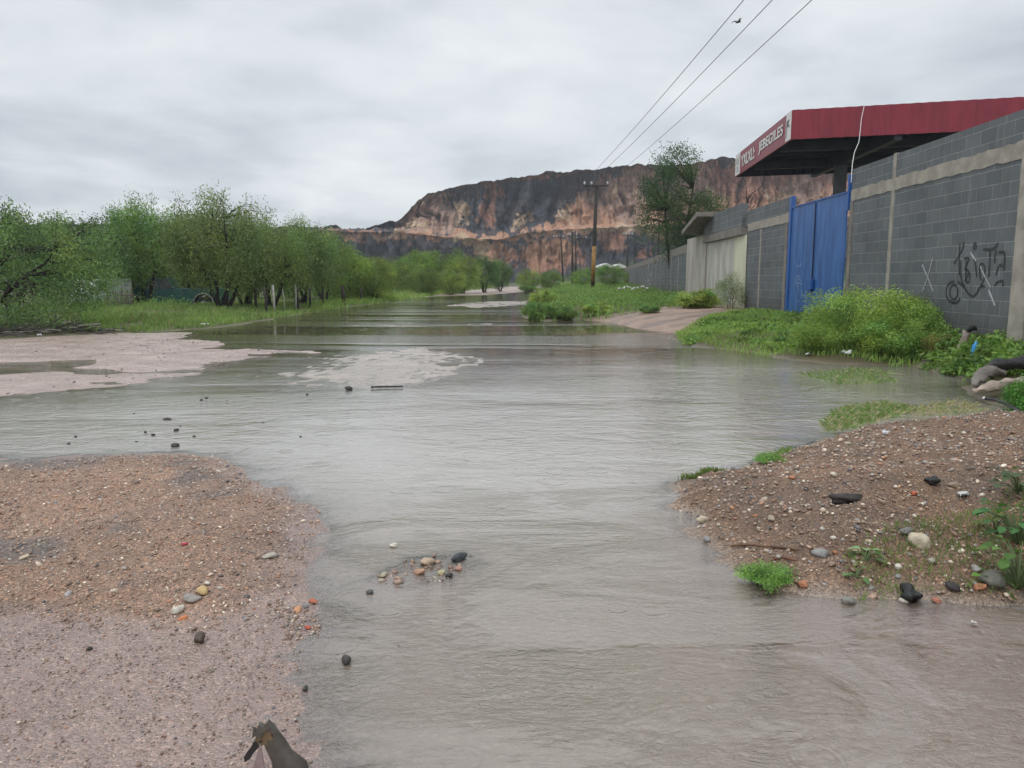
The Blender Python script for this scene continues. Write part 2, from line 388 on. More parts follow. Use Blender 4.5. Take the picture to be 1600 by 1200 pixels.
    mud = mixc(t, mrange(t, M(t, 'ADD', Xc, M(t, 'MULTIPLY', noise(t, mapped((.8, .8, 1)), 1.0, 3, .5), 1.2)), 1.0, 2.6, 0, 1), mud, (.27, .195, .158))
    mud = mixc(t, mid_glare, mud, (.50, .455, .40))  # mid-water mud paled so its colour carries the sky glare
    mud = mixc(t, mrange(t, Yc, 10, 15, 0, .75), mud, (.175, .140, .095))  # far water browned and darkened in colour toward its dark reflections
    mud = mixc(t, 1.0, mud, ramp(t, b2, [(.45, 1.03), (.97, .78)]), 'MULTIPLY')
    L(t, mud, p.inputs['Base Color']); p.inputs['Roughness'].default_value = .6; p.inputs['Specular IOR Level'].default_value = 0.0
    tr = N(t, 'ShaderNodeBsdfTransparent'); tr.inputs[0].default_value = (.96, .93, .89, 1)
    gl = N(t, 'ShaderNodeBsdfGlossy'); gl.inputs['Roughness'].default_value = .03; L(t, nb, gl.inputs['Normal'])
    fr = N(t, 'ShaderNodeFresnel'); fr.inputs[0].default_value = 1.38; L(t, nb, fr.inputs['Normal'])
    opq = M(t, 'SUBTRACT', 1.0, M(t, 'POWER', 2.718, M(t, 'MULTIPLY', M(t, 'MAXIMUM', M(t, 'ADD', de.outputs['Fac'], mrange(t, noise(t, mapped((1, 1.3, 1)), 38, 3, .7), .35, .65, -.010, .006)), 0.0), -55.0)), clamp=True)
    body = N(t, 'ShaderNodeMixShader'); L(t, opq, body.inputs[0]); L(t, tr.outputs[0], body.inputs[1]); L(t, p.outputs[0], body.inputs[2])
    m2 = N(t, 'ShaderNodeMixShader'); L(t, M(t, 'POWER', fr.outputs[0], .54), m2.inputs[0]); L(t, body.outputs[0], m2.inputs[1]); L(t, gl.outputs[0], m2.inputs[2])
    L(t, m2.outputs[0], o.inputs[0])
    return m

# ------------------------------------------------------------------ ground sheet and water
def axis(lo, hi, n, k):
    u = np.linspace(math.asinh(lo / k), math.asinh(hi / k), n); return np.sinh(u) * k
def grid_faces(nx, ny):
    i = np.arange(nx - 1)[None, :] + np.arange(ny - 1)[:, None] * nx
    return np.stack([i, i + 1, i + 1 + nx, i + nx], -1).reshape(-1, 4)
xs = axis(-900, 900, 640, 2.2); ys = axis(-6, 2500, 720, 3.0)
XX, YY = np.meshgrid(xs, ys); ZZ, D = terr(XX, YY, True)
zc = ZZ
c = np.zeros(XX.shape + (3,)); c[:] = (.29, .24, .20)
grit = np.full(XX.shape, .8); wet = np.full(XX.shape, .9)
def lay(mask, colr, gritv=None, wetv=None):
    global c, grit, wet
    mk = mask[..., None]; c = c * (1 - mk) + np.array(colr) * mk
    if gritv is not None: grit = grit * (1 - mask) + gritv * mask
    if wetv is not None: wet = wet * (1 - mask) + wetv * mask
nz = fbm(XX * .9, YY * .9, 51, 4); nz2 = fbm(XX * .22, YY * .22, 61, 4)
lay(sstep(-.3, .1, D['PK']), (.42, .325, .295), .65, 1.0)
lay(sstep(-.4, .2, D['MD']), (.40, .35, .315), .7, 1.0)
lay(sstep(-.7, .05, D['FL']), (.285, .205, .180), .6, 1.0)
lay(sstep(-.02, .25, D['ML']) * sstep(.30, .5, nz + .1 * np.minimum(D['ML'], 1)), (.275, .172, .118), 1.0, .5)
lay(sstep(.50, .60, fbm(XX * 2.1, YY * 2.6, 57, 4)) * sstep(.05, .3, D['ML']) * .8, (.125, .115, .115), 1.0, .5)
lay(sstep(.54, .64, fbm(XX * 1.5, YY * 1.5, 59, 3)) * sstep(.05, .3, D['ML']) * .7, (.33, .20, .135), 1.0, .5)
lay(sstep(-.05, .12, D['MR']), (.205, .128, .082), 1.0, .35)
lay(sstep(.50, .62, fbm(XX * 2.3, YY * 2.3, 58, 4)) * sstep(.05, .3, D['MR']) * .7, (.135, .092, .066), 1.0, .4)
lay(sstep(-.3, .2, D['BR']), (.085, .075, .035), .4, .2)
lay(sstep(-.2, .3, D['RP']), (.33, .235, .185), .9, .45)
lay(sstep(-.2, .3, D['RP']) * sstep(.5, .62, fbm(XX * .45 + YY * .2, YY * 2.6 - XX * .9, 64, 4)), (.19, .13, .10), 1.0, .8)
lay(sstep(-.6, .3, D['BL']), (.095, .095, .040), .4, .2)
lay(sstep(.42, .6, nz) * sstep(.5, 3, D['BL']), (.12, .10, .06), .5, .2)
lay(sstep(-.5, .3, D['ST']), (.34, .26, .225), .6, .7)
far = sstep(82, 90, YY) * (1 - sstep(-.5, .3, D['ST'])); lay(far, (.075, .09, .04), .3, .1)
g_me = npmesh('ground', np.stack([XX, YY, ZZ], -1).reshape(-1, 3), grid_faces(len(xs), len(ys)), c.reshape(-1, 3), True, {'grit': grit, 'wet': wet})
GM = ground_mat()
tag(link('ground', g_me, GM), kind='structure')

wx = axis(-42, 34, 420, 2.5); wy = axis(-4, 92, 520, 4.0)
WX, WY = np.meshgrid(wx, wy); WZ, WD = terr(WX, WY, True)
wf = grid_faces(len(wx), len(wy))
bad = ((WD['BL'] > 3.2) | (WD['BR'] > 4.0) | (WZ > .12)).ravel()
wf = wf[~bad[wf].all(1)]
used = np.zeros(WX.size, bool); used[wf.ravel()] = True; remap = np.cumsum(used) - 1
wv = np.stack([WX, WY, 0 * WX], -1).reshape(-1, 3)[used]; wf = remap[wf]
w_me = npmesh('flood_water', wv, wf, None, True, {'depth': np.maximum(-WZ.ravel()[used], 0)})
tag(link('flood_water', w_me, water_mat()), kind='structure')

# ------------------------------------------------------------------ hill (quarry cliffs far behind)
def interp(x, pts): a = np.array(pts, float); return np.interp(x, a[:, 0], a[:, 1])
def hill():
    U = np.concatenate([np.linspace(-700, 480, 120, endpoint=False), np.linspace(480, 1340, 900, endpoint=False), np.linspace(1340, 2100, 100)])
    Yn = 250.0
    Xc = (U - 800) / F * Yn
    topV = interp(U, [(-700, 362), (250, 350), (280, 351), (420, 356), (485, 357), (505, 354), (514, 354), (524, 361), (545, 362), (575, 354), (604, 347), (620, 345), (632, 332), (650, 316), (662, 308),
                      (680, 302), (720, 295), (760, 290), (800, 284), (850, 279), (900, 278), (950, 274), (1000, 268), (1040, 268), (1075, 266), (1100, 262), (1140, 259), (1200, 257), (1300, 255), (1600, 256), (2100, 270)])
    topV = topV + (fbm(U * .09, U * 0, 5, 4) - .5) * 7 + (fbm(U * .022, U * 0, 15, 3) - .5) * 9 * sstep(600, 700, U)
    benchV = interp(U, [(-700, 366), (480, 363), (560, 367), (620, 366), (700, 374), (780, 378), (830, 366), (900, 362), (1000, 358), (1100, 352), (1300, 345), (2100, 345)])
    benchV = np.maximum(benchV, topV + 4)
    zt = (436 - topV) / F * 272 + CAM_H; zb = (436 - benchV) / F * 252 + CAM_H
    # profile: toe -> lower cliff -> bench -> upper cliff -> top -> plateau
    T = np.concatenate([np.linspace(0, 1, 60, endpoint=False), np.linspace(1, 2, 22, endpoint=False), np.linspace(2, 3, 130, endpoint=False), np.linspace(3, 4, 12)])
    UU, TT = np.meshgrid(U, T); XXh = np.broadcast_to(Xc, UU.shape)
    zt2 = np.broadcast_to(zt, UU.shape); zb2 = np.broadcast_to(zb, UU.shape)
    a = np.clip(TT, 0, 1); b = np.clip(TT - 1, 0, 1); cc = np.clip(TT - 2, 0, 1); d = np.clip(TT - 3, 0, 1)
    Zh = -2 + (zb2 + 2) * (a ** 1.2) + .8 * np.sin(b * 3.14) + (zt2 - zb2) * (cc ** 1.12)
    steep = 22 - 8 * sstep(700, 900, UU)
    Yh = 232 + 12 * a + 8 * b + steep * cc + 160 * d + 0 * UU
    Zh = Zh - 5 * d
    # gullies running down the faces
    ux = UU * .055; flu = 1 - np.abs(2 * vnoise(ux + 2.6 * fbm(UU * .012, TT * 2.2, 8, 3), TT * .9, 9) - 1)
    flu2 = 1 - np.abs(2 * vnoise(UU * .13 + 3.2 * fbm(UU * .03, TT * 3, 18, 3), TT * 2.4, 19) - 1)
    flu3 = 1 - np.abs(2 * fbm(UU * .30 + 1.5 * TT, TT * 7, 28, 3) - 1)
    env = np.sin(np.pi * np.clip(cc, 0, 1)) ** .6 * (TT > 2) * (TT < 3) + .6 * np.sin(np.pi * a) ** .7 * (TT < 1)
    rock = fbm(UU * .05, TT * 6, 38, 4) - .5
    Yh = Yh + env * (flu * 8.5 + flu2 * 5.0 + flu3 * 2.2 + rock * 8)
    Zh = Zh + (TT > 1) * (TT < 2) * (fbm(UU * .12, TT * 3, 48, 4) - .5) * 3.5 + env * (fbm(UU * .2, TT * 12, 58, 3) - .5) * 1.2
    # colour: dark spoil with orange and tan clay faces
    VV = 436 - (Zh - CAM_H) / Yh * F; U2 = 800 + XXh / Yn * F
    wn = fbm(UU * .045, VV * .05, 71, 4); wn2 = fbm(UU * .16, VV * .09, 81, 4); wn3 = fbm(UU * .35, VV * .15, 91, 3)
    qx = U2 + (wn - .5) * 44 + (wn2 - .5) * 26; qy = VV + (fbm(UU * .06, VV * .06, 75, 4) - .5) * 34
    base = np.zeros(UU.shape + (3,)); base[:] = (.090, .092, .108)
    base = base * (0.72 + .6 * wn2)[..., None]
    warm = sstep(.5, .7, fbm(UU * .02, VV * .03, 101, 3)); base = base * (1 - .5 * warm[..., None]) + np.array((.14, .105, .095)) * .5 * warm[..., None]
    ORG = np.array((.60, .335, .215)); TAN = np.array((.64, .46, .31)); RED = np.array((.45, .235, .165)); LIL = np.array((.50, .335, .26))
    patches = [(648, 345, 36, 30, ORG), (1090, 300, 50, 55, ORG), (1160, 310, 50, 50, LIL), (955, 330, 26, 34, ORG), (640, 362, 30, 10, TAN), (685, 325, 12, 18, TAN), (726, 335, 7, 22, TAN), (757, 333, 9, 20, RED), (765, 302, 12, 14, RED),
               (813, 347, 9, 14, TAN), (842, 282, 26, 4, RED), (885, 345, 14, 18, TAN), (912, 340, 16, 24, ORG), (965, 325, 38, 40, LIL), (950, 345, 40, 18, ORG), (1000, 315, 36, 46, LIL),
               (975, 300, 12, 22, TAN), (1030, 320, 30, 45, ORG), (1085, 305, 45, 50, LIL), (1110, 320, 50, 60, RED), (1180, 305, 60, 55, ORG), (1250, 300, 60, 55, ORG), (1230, 310, 28, 16, TAN), (1300, 300, 50, 60, LIL),
               (1100, 285, 60, 26, LIL), (1180, 280, 60, 24, RED), (1010, 300, 40, 30, LIL), (668, 330, 26, 26, LIL), (700, 345, 16, 16, LIL),
               (1400, 310, 90, 60, ORG), (1600, 310, 140, 60, LIL),
               (700, 371, 90, 5, ORG), (600, 366, 50, 4, LIL), (560, 364, 50, 3, RED), (790, 374, 40, 5, ORG), (730, 380, 22, 5, TAN), (900, 362, 80, 5, ORG), (980, 359, 70, 5, TAN), (1060, 355, 60, 5, ORG),
               (770, 402, 26, 16, ORG), (752, 400, 10, 14, TAN), (855, 402, 42, 26, RED), (835, 398, 20, 24, ORG), (880, 395, 14, 22, ORG), (955, 378, 16, 12, RED), (1000, 395, 10, 8, RED), (540, 375, 40, 3, RED)]
    for (x, y, rx, ry, colr) in patches:
        e = 1 - np.sqrt(((qx - x) / (rx * 1.15)) ** 2 + ((qy - y) / (ry * 1.15)) ** 2)
        k = sstep(-.16, .22, e + (wn3 - .5) * .9 + (flu2 - .6) * .35)[..., None]
        base = base * (1 - k) + colr * (.75 + .5 * wn2)[..., None] * k
    streak = sstep(.55, .8, vnoise(UU * .22 + 2 * wn, VV * .02, 111))[..., None] * (TT > 2)[..., None]
    base = base * (1 - .38 * streak)
    capm = sstep(2.93, 3.0, TT)[..., None] * sstep(.3, .6, wn2)[..., None] * .7
    base = base * (1 - capm) + np.array((.20, .14, .09)) * capm
    vegl = sstep(.52, .62, fbm(UU * .05, VV * .1, 121, 3) + .16 * sstep(418, 432, VV))[..., None] * sstep(395, 425, VV)[..., None]
    base = base * (1 - vegl) + np.array((.10, .14, .055)) * vegl
    me = npmesh('quarry_hill', np.stack([XXh * (Yh / Yn * .35 + .65), Yh, Zh], -1).reshape(-1, 3), grid_faces(len(U), len(T)), base.reshape(-1, 3), True)
    m, t, p, o = newmat('hill_rock')
    g = N(t, 'ShaderNodeNewGeometry'); at = N(t, 'ShaderNodeAttribute'); at.attribute_name = 'Col'
    k = ramp(t, noise(t, g.outputs['Position'], .6, 8, .65), [(.3, .72), (.7, 1.25)])
    L(t, mixc(t, 1.0, at.outputs[0], k, 'MULTIPLY'), p.inputs['Base Color']); p.inputs['Roughness'].default_value = .9; p.inputs['Specular IOR Level'].default_value = .2
    bump(t, p, noise(t, g.outputs['Position'], .9, 8, .7), 1.6)
    tag(link('quarry_hill', me, m), kind='structure')
hill()

# ------------------------------------------------------------------ foliage
rng = np.random.default_rng(11)
def leaves(P, ll, lw, r, droop=0.0, flat=0.0):
    n = len(P); d = r.normal(size=(n, 3)); d[:, 2] = d[:, 2] * (1 - flat) - droop * 1.6
    d /= np.linalg.norm(d, axis=1)[:, None] + 1e-9
    q = r.normal(size=(n, 3)); q = np.cross(d, q); q /= np.linalg.norm(q, axis=1)[:, None] + 1e-9
    l = ll * r.uniform(.6, 1.4, (n, 1)); w_ = lw * r.uniform(.6, 1.3, (n, 1))
    V = np.stack([P, P + d * l * .45 + q * w_ * .5, P + d * l, P + d * l * .45 - q * w_ * .5], 1).reshape(-1, 3)
    return V, np.arange(n * 4).reshape(-1, 4)
def clumpcols(nclump, sizes, base, r, var=.35):
    g = r.uniform(1 - var, 1 + var, (nclump, 1)); hue = r.normal(0, .10, (nclump, 1))
    cc = np.array(base)[None, :] * g * (1 + np.concatenate([hue, hue * .2, -hue * .6], 1))
    c = np.repeat(cc, sizes, 0); c = c * r.uniform(.88, 1.12, (len(c), 1))
    return np.clip(np.repeat(c, 4, 0), .004, 1)
def tree_meshes(key, H, W, nstem=4, ntgt=90, per=110, leaf=(.09, .028), base=(.085, .13, .038), droop=.5, sig=(.28, .24), lowest=.25, sparse_top=0.0, trunk_r=.09,
                seed=0, shape=None, lean=0.0, basex=0.0, trunkc=None):
    r = np.random.default_rng(seed)
    mb = MB(); nodes = []
    stems = []
    for i in range(nstem):
        an = 2 * math.pi * (i + r.uniform(-.3, .3)) / nstem; out_ = r.uniform(.18, .42) * W / 2 if nstem > 1 else .1
        top = Vector((math.cos(an) * out_ + lean * H, math.sin(an) * out_, H * r.uniform(.5, .78)))
        b0 = Vector((math.cos(an) * .08 + basex, math.sin(an) * .08, -.15))
        pts = []
        for k in range(8):
            f = k / 7
            p = b0.lerp(top, f) + Vector((r.normal() * .05 * W / 4, r.normal() * .05 * W / 4, 0)) * (f > 0) + Vector((math.cos(an), math.sin(an), 0)) * .12 * math.sin(f * 3.1) * W / 4
            pts.append(p)
        rad = [trunk_r * (1 - .72 * k / 7) * r.uniform(.9, 1.1) for k in range(8)]; rad[0] *= 1.5
        mb.tube(pts, rad, 7); stems.append(pts); nodes += pts[3:]
    tg = []
    while len(tg) < ntgt:
        q = r.uniform(-1, 1, 3); rr = np.linalg.norm(q)
        if rr > 1 or rr < .45: continue
        x, y, z = q[0] * W / 2, q[1] * W / 2, lowest * H + (q[2] * .5 + .5) * (1 - lowest) * H
        if sparse_top and q[2] > .5 and r.random() < sparse_top: continue
        if shape and not shape(x, y, z): continue
        tg.append(Vector((x + lean * H * (z / H), y, z)))
    P = []; sizes = []
    for T_ in tg:
        nd = min(nodes, key=lambda n: (n - T_).length + (2 if n.z > T_.z + .3 else 0) + r.uniform(0, .4) * W / 4)
        mid = nd.lerp(T_, .5) + Vector((r.normal() * .1, r.normal() * .1, .12 * (T_ - nd).length))
        pts = [nd, nd.lerp(mid, .6) , mid, mid.lerp(T_, .5) + Vector((0, 0, .04)), T_]
        mb.tube(pts, [trunk_r * .22, trunk_r * .17, trunk_r * .12, trunk_r * .08, trunk_r * .03], 4, False)
        m_ = int(per * r.uniform(.5, 1.4)); f = r.uniform(.3, 1.1, m_)
        a0 = np.array(mid); a1 = np.array(T_)
        q = a0 + (a1 - a0) * f[:, None] + np.clip(r.normal(size=(m_, 3)), -1.7, 1.7) * np.array([sig[0], sig[0], sig[1]])
        q[:, 2] -= np.minimum(np.abs(r.normal(size=m_)), 1.8) * droop * .5
        q[:, 2] = np.maximum(q[:, 2], .03)
        P.append(q); sizes.append(m_)
    P = np.concatenate(P)
    V, Fa = leaves(P, leaf[0], leaf[1], r, droop)
    cols = clumpcols(len(tg), sizes, base, r, .42)
    crown = npmesh(key + '_crown', V, Fa, cols)
    me = bpy.data.meshes.new(key + '_trunk'); me.from_pydata(mb.v, [], mb.f); me.update()
    me.polygons.foreach_set('use_smooth', [True] * len(me.polygons))
    me.materials.append(trunkc or simple('bark', (.035, .028, .023), (.018, .015, .013), 12, .9, 40, .01, stretch=(1, 1, .3)))
    crown.materials.append(leafmat('leaf'))
    return me, crown
def plant(name, meshes, loc, label, cat, group=None, rz=0.0, sc=(1, 1, 1), parts=('trunk', 'crown')):
    o = empty(name, loc, rz); o.scale = sc; tag(o, label, cat, group)
    for nm, me in zip(parts, meshes): link(nm, me, None, o)
    return o

GR1 = (.075, .125, .034); GR2 = (.060, .105, .034); GRY = (.135, .175, .040); GRD = (.030, .058, .026); GRB = (.22, .37, .095)
MESQ = [tree_meshes('mesquite_a', 4.6, 4.6, 5, 170, 190, leaf=(.11, .038), base=(.175, .255, .095), droop=.8, sig=(.18, .28), lowest=.26, sparse_top=.35, seed=1),
        tree_meshes('mesquite_b', 4.2, 4.0, 3, 95, 150, leaf=(.11, .038), base=(.165, .25, .080), droop=.7, sig=(.18, .24), lowest=.22, seed=2),
        tree_meshes('mesquite_c', 5.4, 3.6, 3, 120, 170, leaf=(.11, .038), base=(.18, .27, .085), droop=.6, sig=(.15, .26), lowest=.2, sparse_top=.3, seed=3)]
DENS = [tree_meshes('dense_a', 4.2, 4.4, 3, 120, 170, leaf=(.10, .05), base=(.090, .155, .055), droop=.25, sig=(.22, .2), lowest=.1, seed=4),
        tree_meshes('dense_b', 4.0, 5.0, 4, 130, 160, leaf=(.11, .05), base=(.105, .165, .055), droop=.2, sig=(.22, .19), lowest=.08, seed=5)]
SHR = [tree_meshes('shrub_a', 3.0, 3.6, 5, 100, 130, leaf=(.10, .045), base=(.20, .29, .070), droop=.2, sig=(.18, .16), lowest=.03, trunk_r=.04, seed=6),
       tree_meshes('shrub_b', 3.2, 4.2, 5, 110, 130, leaf=(.11, .05), base=(.15, .235, .065), droop=.2, sig=(.2, .17), lowest=.03, trunk_r=.04, seed=7)]

def put(name, kind, px, Y, topy, label, cat, group=None, rz=0.0, wide=1.0, baseH=4.2, width=None):
    """kind: list entry; topy = photo row of the crown's top"""
    X = (px - 800) / F * (Y * cp) * 1.0
    X = A(px, 436, Y).x
    z0 = tz(X, Y); ztop = A(px, topy, Y).z; s = (ztop - z0) / baseH
    return plant(name, kind, (X, Y, z0), label, cat, group, rz, (s * wide, s * wide, s))

# far-left leaning mesquite in front
T1 = tree_meshes('mesquite_lean', 3.3, 4.4, 3, 120, 190, leaf=(.085, .030), base=(.140, .215, .080), droop=.5, sig=(.16, .15), lowest=.04, trunk_r=.075, seed=12, basex=-1.9,
                 shape=lambda x, y, z: not (x < -.5 and z < 1.3) and z < 3.0 - .35 * max(0, x))
x1 = A(40, 436, 19).x
plant('mesquite_tree', T1, (x1, 19, tz(x1, 19)), 'wide feathery tree at the far left with dark leaning limbs, foliage down to the ground', 'tree', 'trees along the left bank', 0, (1.03, 1.05, 1.04))
put('mesquite_tree', MESQ[0], 346, 29.5, 300, 'tree with many thin dark stems fanning from one base, right of the parked pickup', 'tree', 'trees along the left bank', .3, 1.0, 4.5)
put('mesquite_tree', MESQ[1], 382, 32.5, 352, 'single stout dark trunk just behind and right of the many stemmed tree', 'tree', 'trees along the left bank', 1.3, 1.15, 4.0)
put('mesquite_tree', MESQ[1], 421, 32, 350, 'leaning dark trunk tree left of the two pale fence posts', 'tree', 'trees along the left bank', 2.3, 1.1, 4.0)
put('mesquite_tree', MESQ[0], 470, 36, 340, 'tree crown above the second pale fence post', 'tree', 'trees along the left bank', 4.0, .95, 4.5)
put('mesquite_tree', MESQ[1], 505, 41, 360, 'feathery tree where the row of trees starts dropping toward the road', 'tree', 'trees along the left bank', 5.0, 1.0, 4.0)
put('mesquite_tree', MESQ[2], 228, 37, 296, 'tall loose tree with a pointed airy top above the parked pickup', 'tree', 'trees along the left bank', .5, 1.0, 5.3)
put('mesquite_tree', MESQ[2], 300, 38, 316, 'loose topped tree between the pointed tree and the many stemmed tree', 'tree', 'trees along the left bank', 2.0, 1.0, 5.3)
put('broadleaf_tree', DENS[0], 132, 34, 338, 'dense dark green tree behind the leaning tree, left of the white van', 'tree', 'dense trees behind the left bank', 1.0, 1.0, 4.0)
put('broadleaf_tree', DENS[1], 195, 40, 362, 'dense dark tree behind the picket pen', 'tree', 'dense trees behind the left bank', 2.0, .9, 3.8)
put('broadleaf_tree', DENS[0], 20, 34, 330, 'dense tree behind the left half of the leaning tree', 'tree', 'dense trees behind the left bank', .4, 1.1, 4.0)
put('broadleaf_tree', DENS[1], 250, 46, 366, 'dense tree behind the parked pickup', 'tree', 'dense trees behind the left bank', 3.0, 1.1, 3.8)
put('broadleaf_tree', DENS[0], 325, 46, 368, 'dense tree behind the many stemmed tree', 'tree', 'dense trees behind the left bank', 5.0, 1.2, 4.0)
put('broadleaf_tree', DENS[1], 395, 47, 370, 'dense tree behind the single stout trunk', 'tree', 'dense trees behind the left bank', 1.5, 1.1, 3.8)
put('broadleaf_tree', DENS[0], 455, 48, 376, 'dense tree in the dark gap behind the pale fence posts', 'tree', 'dense trees behind the left bank', 2.5, 1.1, 4.0)
put('broadleaf_tree', DENS[1], 90, 44, 356, 'dense tree far behind between leaning tree and dark tree', 'tree', 'dense trees behind the left bank', .9, 1.1, 3.8)
put('broadleaf_tree', DENS[1], -70, 36, 335, 'dense tree at the left edge of the view behind the leaning tree', 'tree', 'dense trees behind the left bank', 2.9, 1.2, 3.8)
put('roadside_shrub', SHR[0], 545, 44, 388, 'bright rounded shrub at the end of the left tree row', 'shrub', 'shrubs by the left road edge', .2, 1.15, 2.9)
put('roadside_shrub', SHR[0], 583, 45, 405, 'yellow green shrub nearest the water at the end of the left tree row', 'shrub', 'shrubs by the left road edge', 2.2, 1.1, 2.9)
put('roadside_shrub', SHR[1], 520, 47, 388, 'shrub between the last feathery tree and the bright rounded shrub', 'shrub', 'shrubs by the left road edge', 1.2, 1.1, 3.0)
for i, (px, Y, ty, k, rz, wd, lab) in enumerate([
        (615, 66, 403, 1, .5, 1.1, 'shrub at the left end of the far clump, beside the yellow green shrub'),
        (650, 70, 392, 0, 1.5, 1.1, 'tall shrub left of centre in the far clump below the bench of the cliff'),
        (690, 72, 389, 1, 2.5, 1.1, 'tallest shrub of the far clump left of the road'),
        (722, 68, 399, 0, 3.7, 1.0, 'shrub right of the tallest in the far clump'),
        (662, 60, 418, 1, 4.4, 1.0, 'low shrub in front of the far clump'),
        (705, 62, 420, 0, 5.1, 1.0, 'low rounded shrub at the front right of the far clump')]):
    put('far_shrub', SHR[k], px, Y, ty, lab, 'shrub', 'shrubs in the far clump left of the road', rz, wd, 3.0)
put('dark_shrub', DENS[0], 757, 74, 400, 'dark green rounded shrub at the right end of the far clump, beside the road', 'shrub', 'dark shrubs beside the far road', 0, .85, 4.0)
put('dark_shrub', DENS[1], 782, 80, 408, 'smaller dark shrub right where the road vanishes', 'shrub', 'dark shrubs beside the far road', 1, .7, 3.8)
for i, (px, Y, ty, k, rz, wd, lab) in enumerate([
        (828, 88, 420, 0, .5, 1.2, 'pale green shrub left of the distant thin poles'),
        (860, 84, 424, 1, 1.5, 1.1, 'shrub at the foot of the leftmost thin pole'),
        (912, 84, 418, 0, 2.1, 1.1, 'shrub between the thin poles and the yellow marked pole'),
        (955, 74, 412, 1, 3.4, 1.0, 'shrub right of the yellow marked pole below the white shed roofs'),
        (985, 92, 425, 0, 4.9, 1.2, 'shrub against the far end of the block wall')]):
    put('far_shrub', SHR[k], px, Y, ty, lab, 'shrub', 'shrubs beyond the right bank', rz, wd, 3.0)

# big tree behind the wall, bare tree beside it
BIG = tree_meshes('big_tree', 8.0, 5.0, 2, 125, 170, leaf=(.11, .05), base=(.062, .108, .046), droop=.3, sig=(.24, .22), lowest=.25, trunk_r=.15, seed=21,
                  shape=lambda x, y, z: (z < 5.2 and abs(x - .3) < 2.7) or (z >= 5.2 and abs(x + .9) < 1.3))
xb = A(1058, 436, 42).x
plant('big_tree', BIG, (xb, 42, tz(xb, 42)), 'tall dark green tree with a sparse crooked top standing behind the grey block wall', 'tree', None, 0, (1, 1, 1.02))
def bare_tree(px, py_top, Y, H, label, seed, z0):
    mb = MB(); r = np.random.default_rng(seed)
    def br(p, d, l, rad, dep):
        pts = [p]; q = p.copy(); dd = d.copy()
        for k in range(4):
            dd = (dd + Vector(r.normal(size=3)) * .22 + Vector((0, 0, .04))).normalized(); q = q + dd * l / 4; pts.append(q.copy())
        mb.tube(pts, [rad * (1 - .12 * k) for k in range(5)], 5, False)
        if dep > 0:
            for _ in range(3):
                i = r.integers(2, 5); br(pts[i], (dd + Vector(r.normal(size=3)) * .75).normalized(), l * r.uniform(.5, .75), rad * .5, dep - 1)
    br(Vector((0, 0, 0)), Vector((-.1, 0, 1)), H * .55, .09, 4)
    o = mb.build('bare_tree', simple('bark', (.055, .042, .032)), None, True)
    o.location = (A(px, 436, Y).x, Y, z0); tag(o, label, 'tree', 'bare trees behind the wall')
bare_tree(1124, 285, 40, 6.2, 'leafless dark tree in front of the orange cliff, just above the shed parapet', 3, .4)
bare_tree(1085, 290, 44, 6.4, 'leafless twisted branches against the cliff right of the tall dark tree', 5, .4)

# ------------------------------------------------------------------ the block wall run
def block_mat():
    m, t, p, o = newmat('concrete_block')
    tcn = N(t, 'ShaderNodeTexCoord'); s = N(t, 'ShaderNodeSeparateXYZ'); L(t, tcn.outputs['Object'], s.inputs[0])
    cb = N(t, 'ShaderNodeCombineXYZ'); L(t, s.outputs[0], cb.inputs[0]); L(t, s.outputs[2], cb.inputs[1])
    wv_ = noise(t, tcn.outputs['Object'], 6, 3, .5)
    va = N(t, 'ShaderNodeVectorMath', operation='ADD'); L(t, cb.outputs[0], va.inputs[0])
    cj = N(t, 'ShaderNodeCombineXYZ'); L(t, M(t, 'MULTIPLY', M(t, 'SUBTRACT', wv_, .5), .018), cj.inputs[0]); L(t, M(t, 'MULTIPLY', M(t, 'SUBTRACT', wv_, .5), .016), cj.inputs[1])
    L(t, cj.outputs[0], va.inputs[1])
    br = N(t, 'ShaderNodeTexBrick'); L(t, va.outputs[0], br.inputs['Vector'])
    br.inputs['Scale'].default_value = 1; br.inputs['Brick Width'].default_value = .4; br.inputs['Row Height'].default_value = .2
    br.inputs['Mortar Size'].default_value = .0055; br.inputs['Mortar Smooth'].default_value = .35; br.inputs['Bias'].default_value = 0
    br.inputs['Color1'].default_value = (.108, .120, .128, 1); br.inputs['Color2'].default_value = (.138, .149, .155, 1); br.inputs['Mortar'].default_value = (.30, .30, .29, 1)
    big = ramp(t, noise(t, tcn.outputs['Object'], .9, 6, .65), [(.3, .8), (.7, 1.22)])
    c = mixc(t, 1.0, br.outputs['Color'], big, 'MULTIPLY')
    mp = N(t, 'ShaderNodeMapping'); mp.inputs['Scale'].default_value = (5, 5, .7); L(t, tcn.outputs['Object'], mp.inputs[0])
    st = mrange(t, noise(t, mp.outputs[0], 1.6, 6, .7), .53, .70, 0, .5)
    dk = mrange(t, noise(t, mp.outputs[0], .8, 6, .7), .52, .72, 0, .55); c = mixc(t, dk, c, (.055, .06, .062))
    c = mixc(t, st, c, (.27, .27, .26))
    dz = M(t, 'ADD', s.outputs[2], M(t, 'MULTIPLY', noise(t, tcn.outputs['Object'], 1.8, 5, .65), -1.3))
    c = mixc(t, mrange(t, dz, -.1, .35, .55, 0), c, (.075, .072, .065))
    sp_ = ramp(t, noise(t, tcn.outputs['Object'], 120, 2, .6), [(.35, .82), (.65, 1.12)])
    c = mixc(t, 1.0, c, sp_, 'MULTIPLY')
    L(t, c, p.inputs['Base Color']); p.inputs['Roughness'].default_value = .88; p.inputs['Specular IOR Level'].default_value = .3
    h = M(t, 'ADD', M(t, 'MULTIPLY', br.outputs['Fac'], -1.0), M(t, 'MULTIPLY', noise(t, tcn.outputs['Object'], 90, 3, .7), .5))
    bump(t, p, h, .008)
    return m
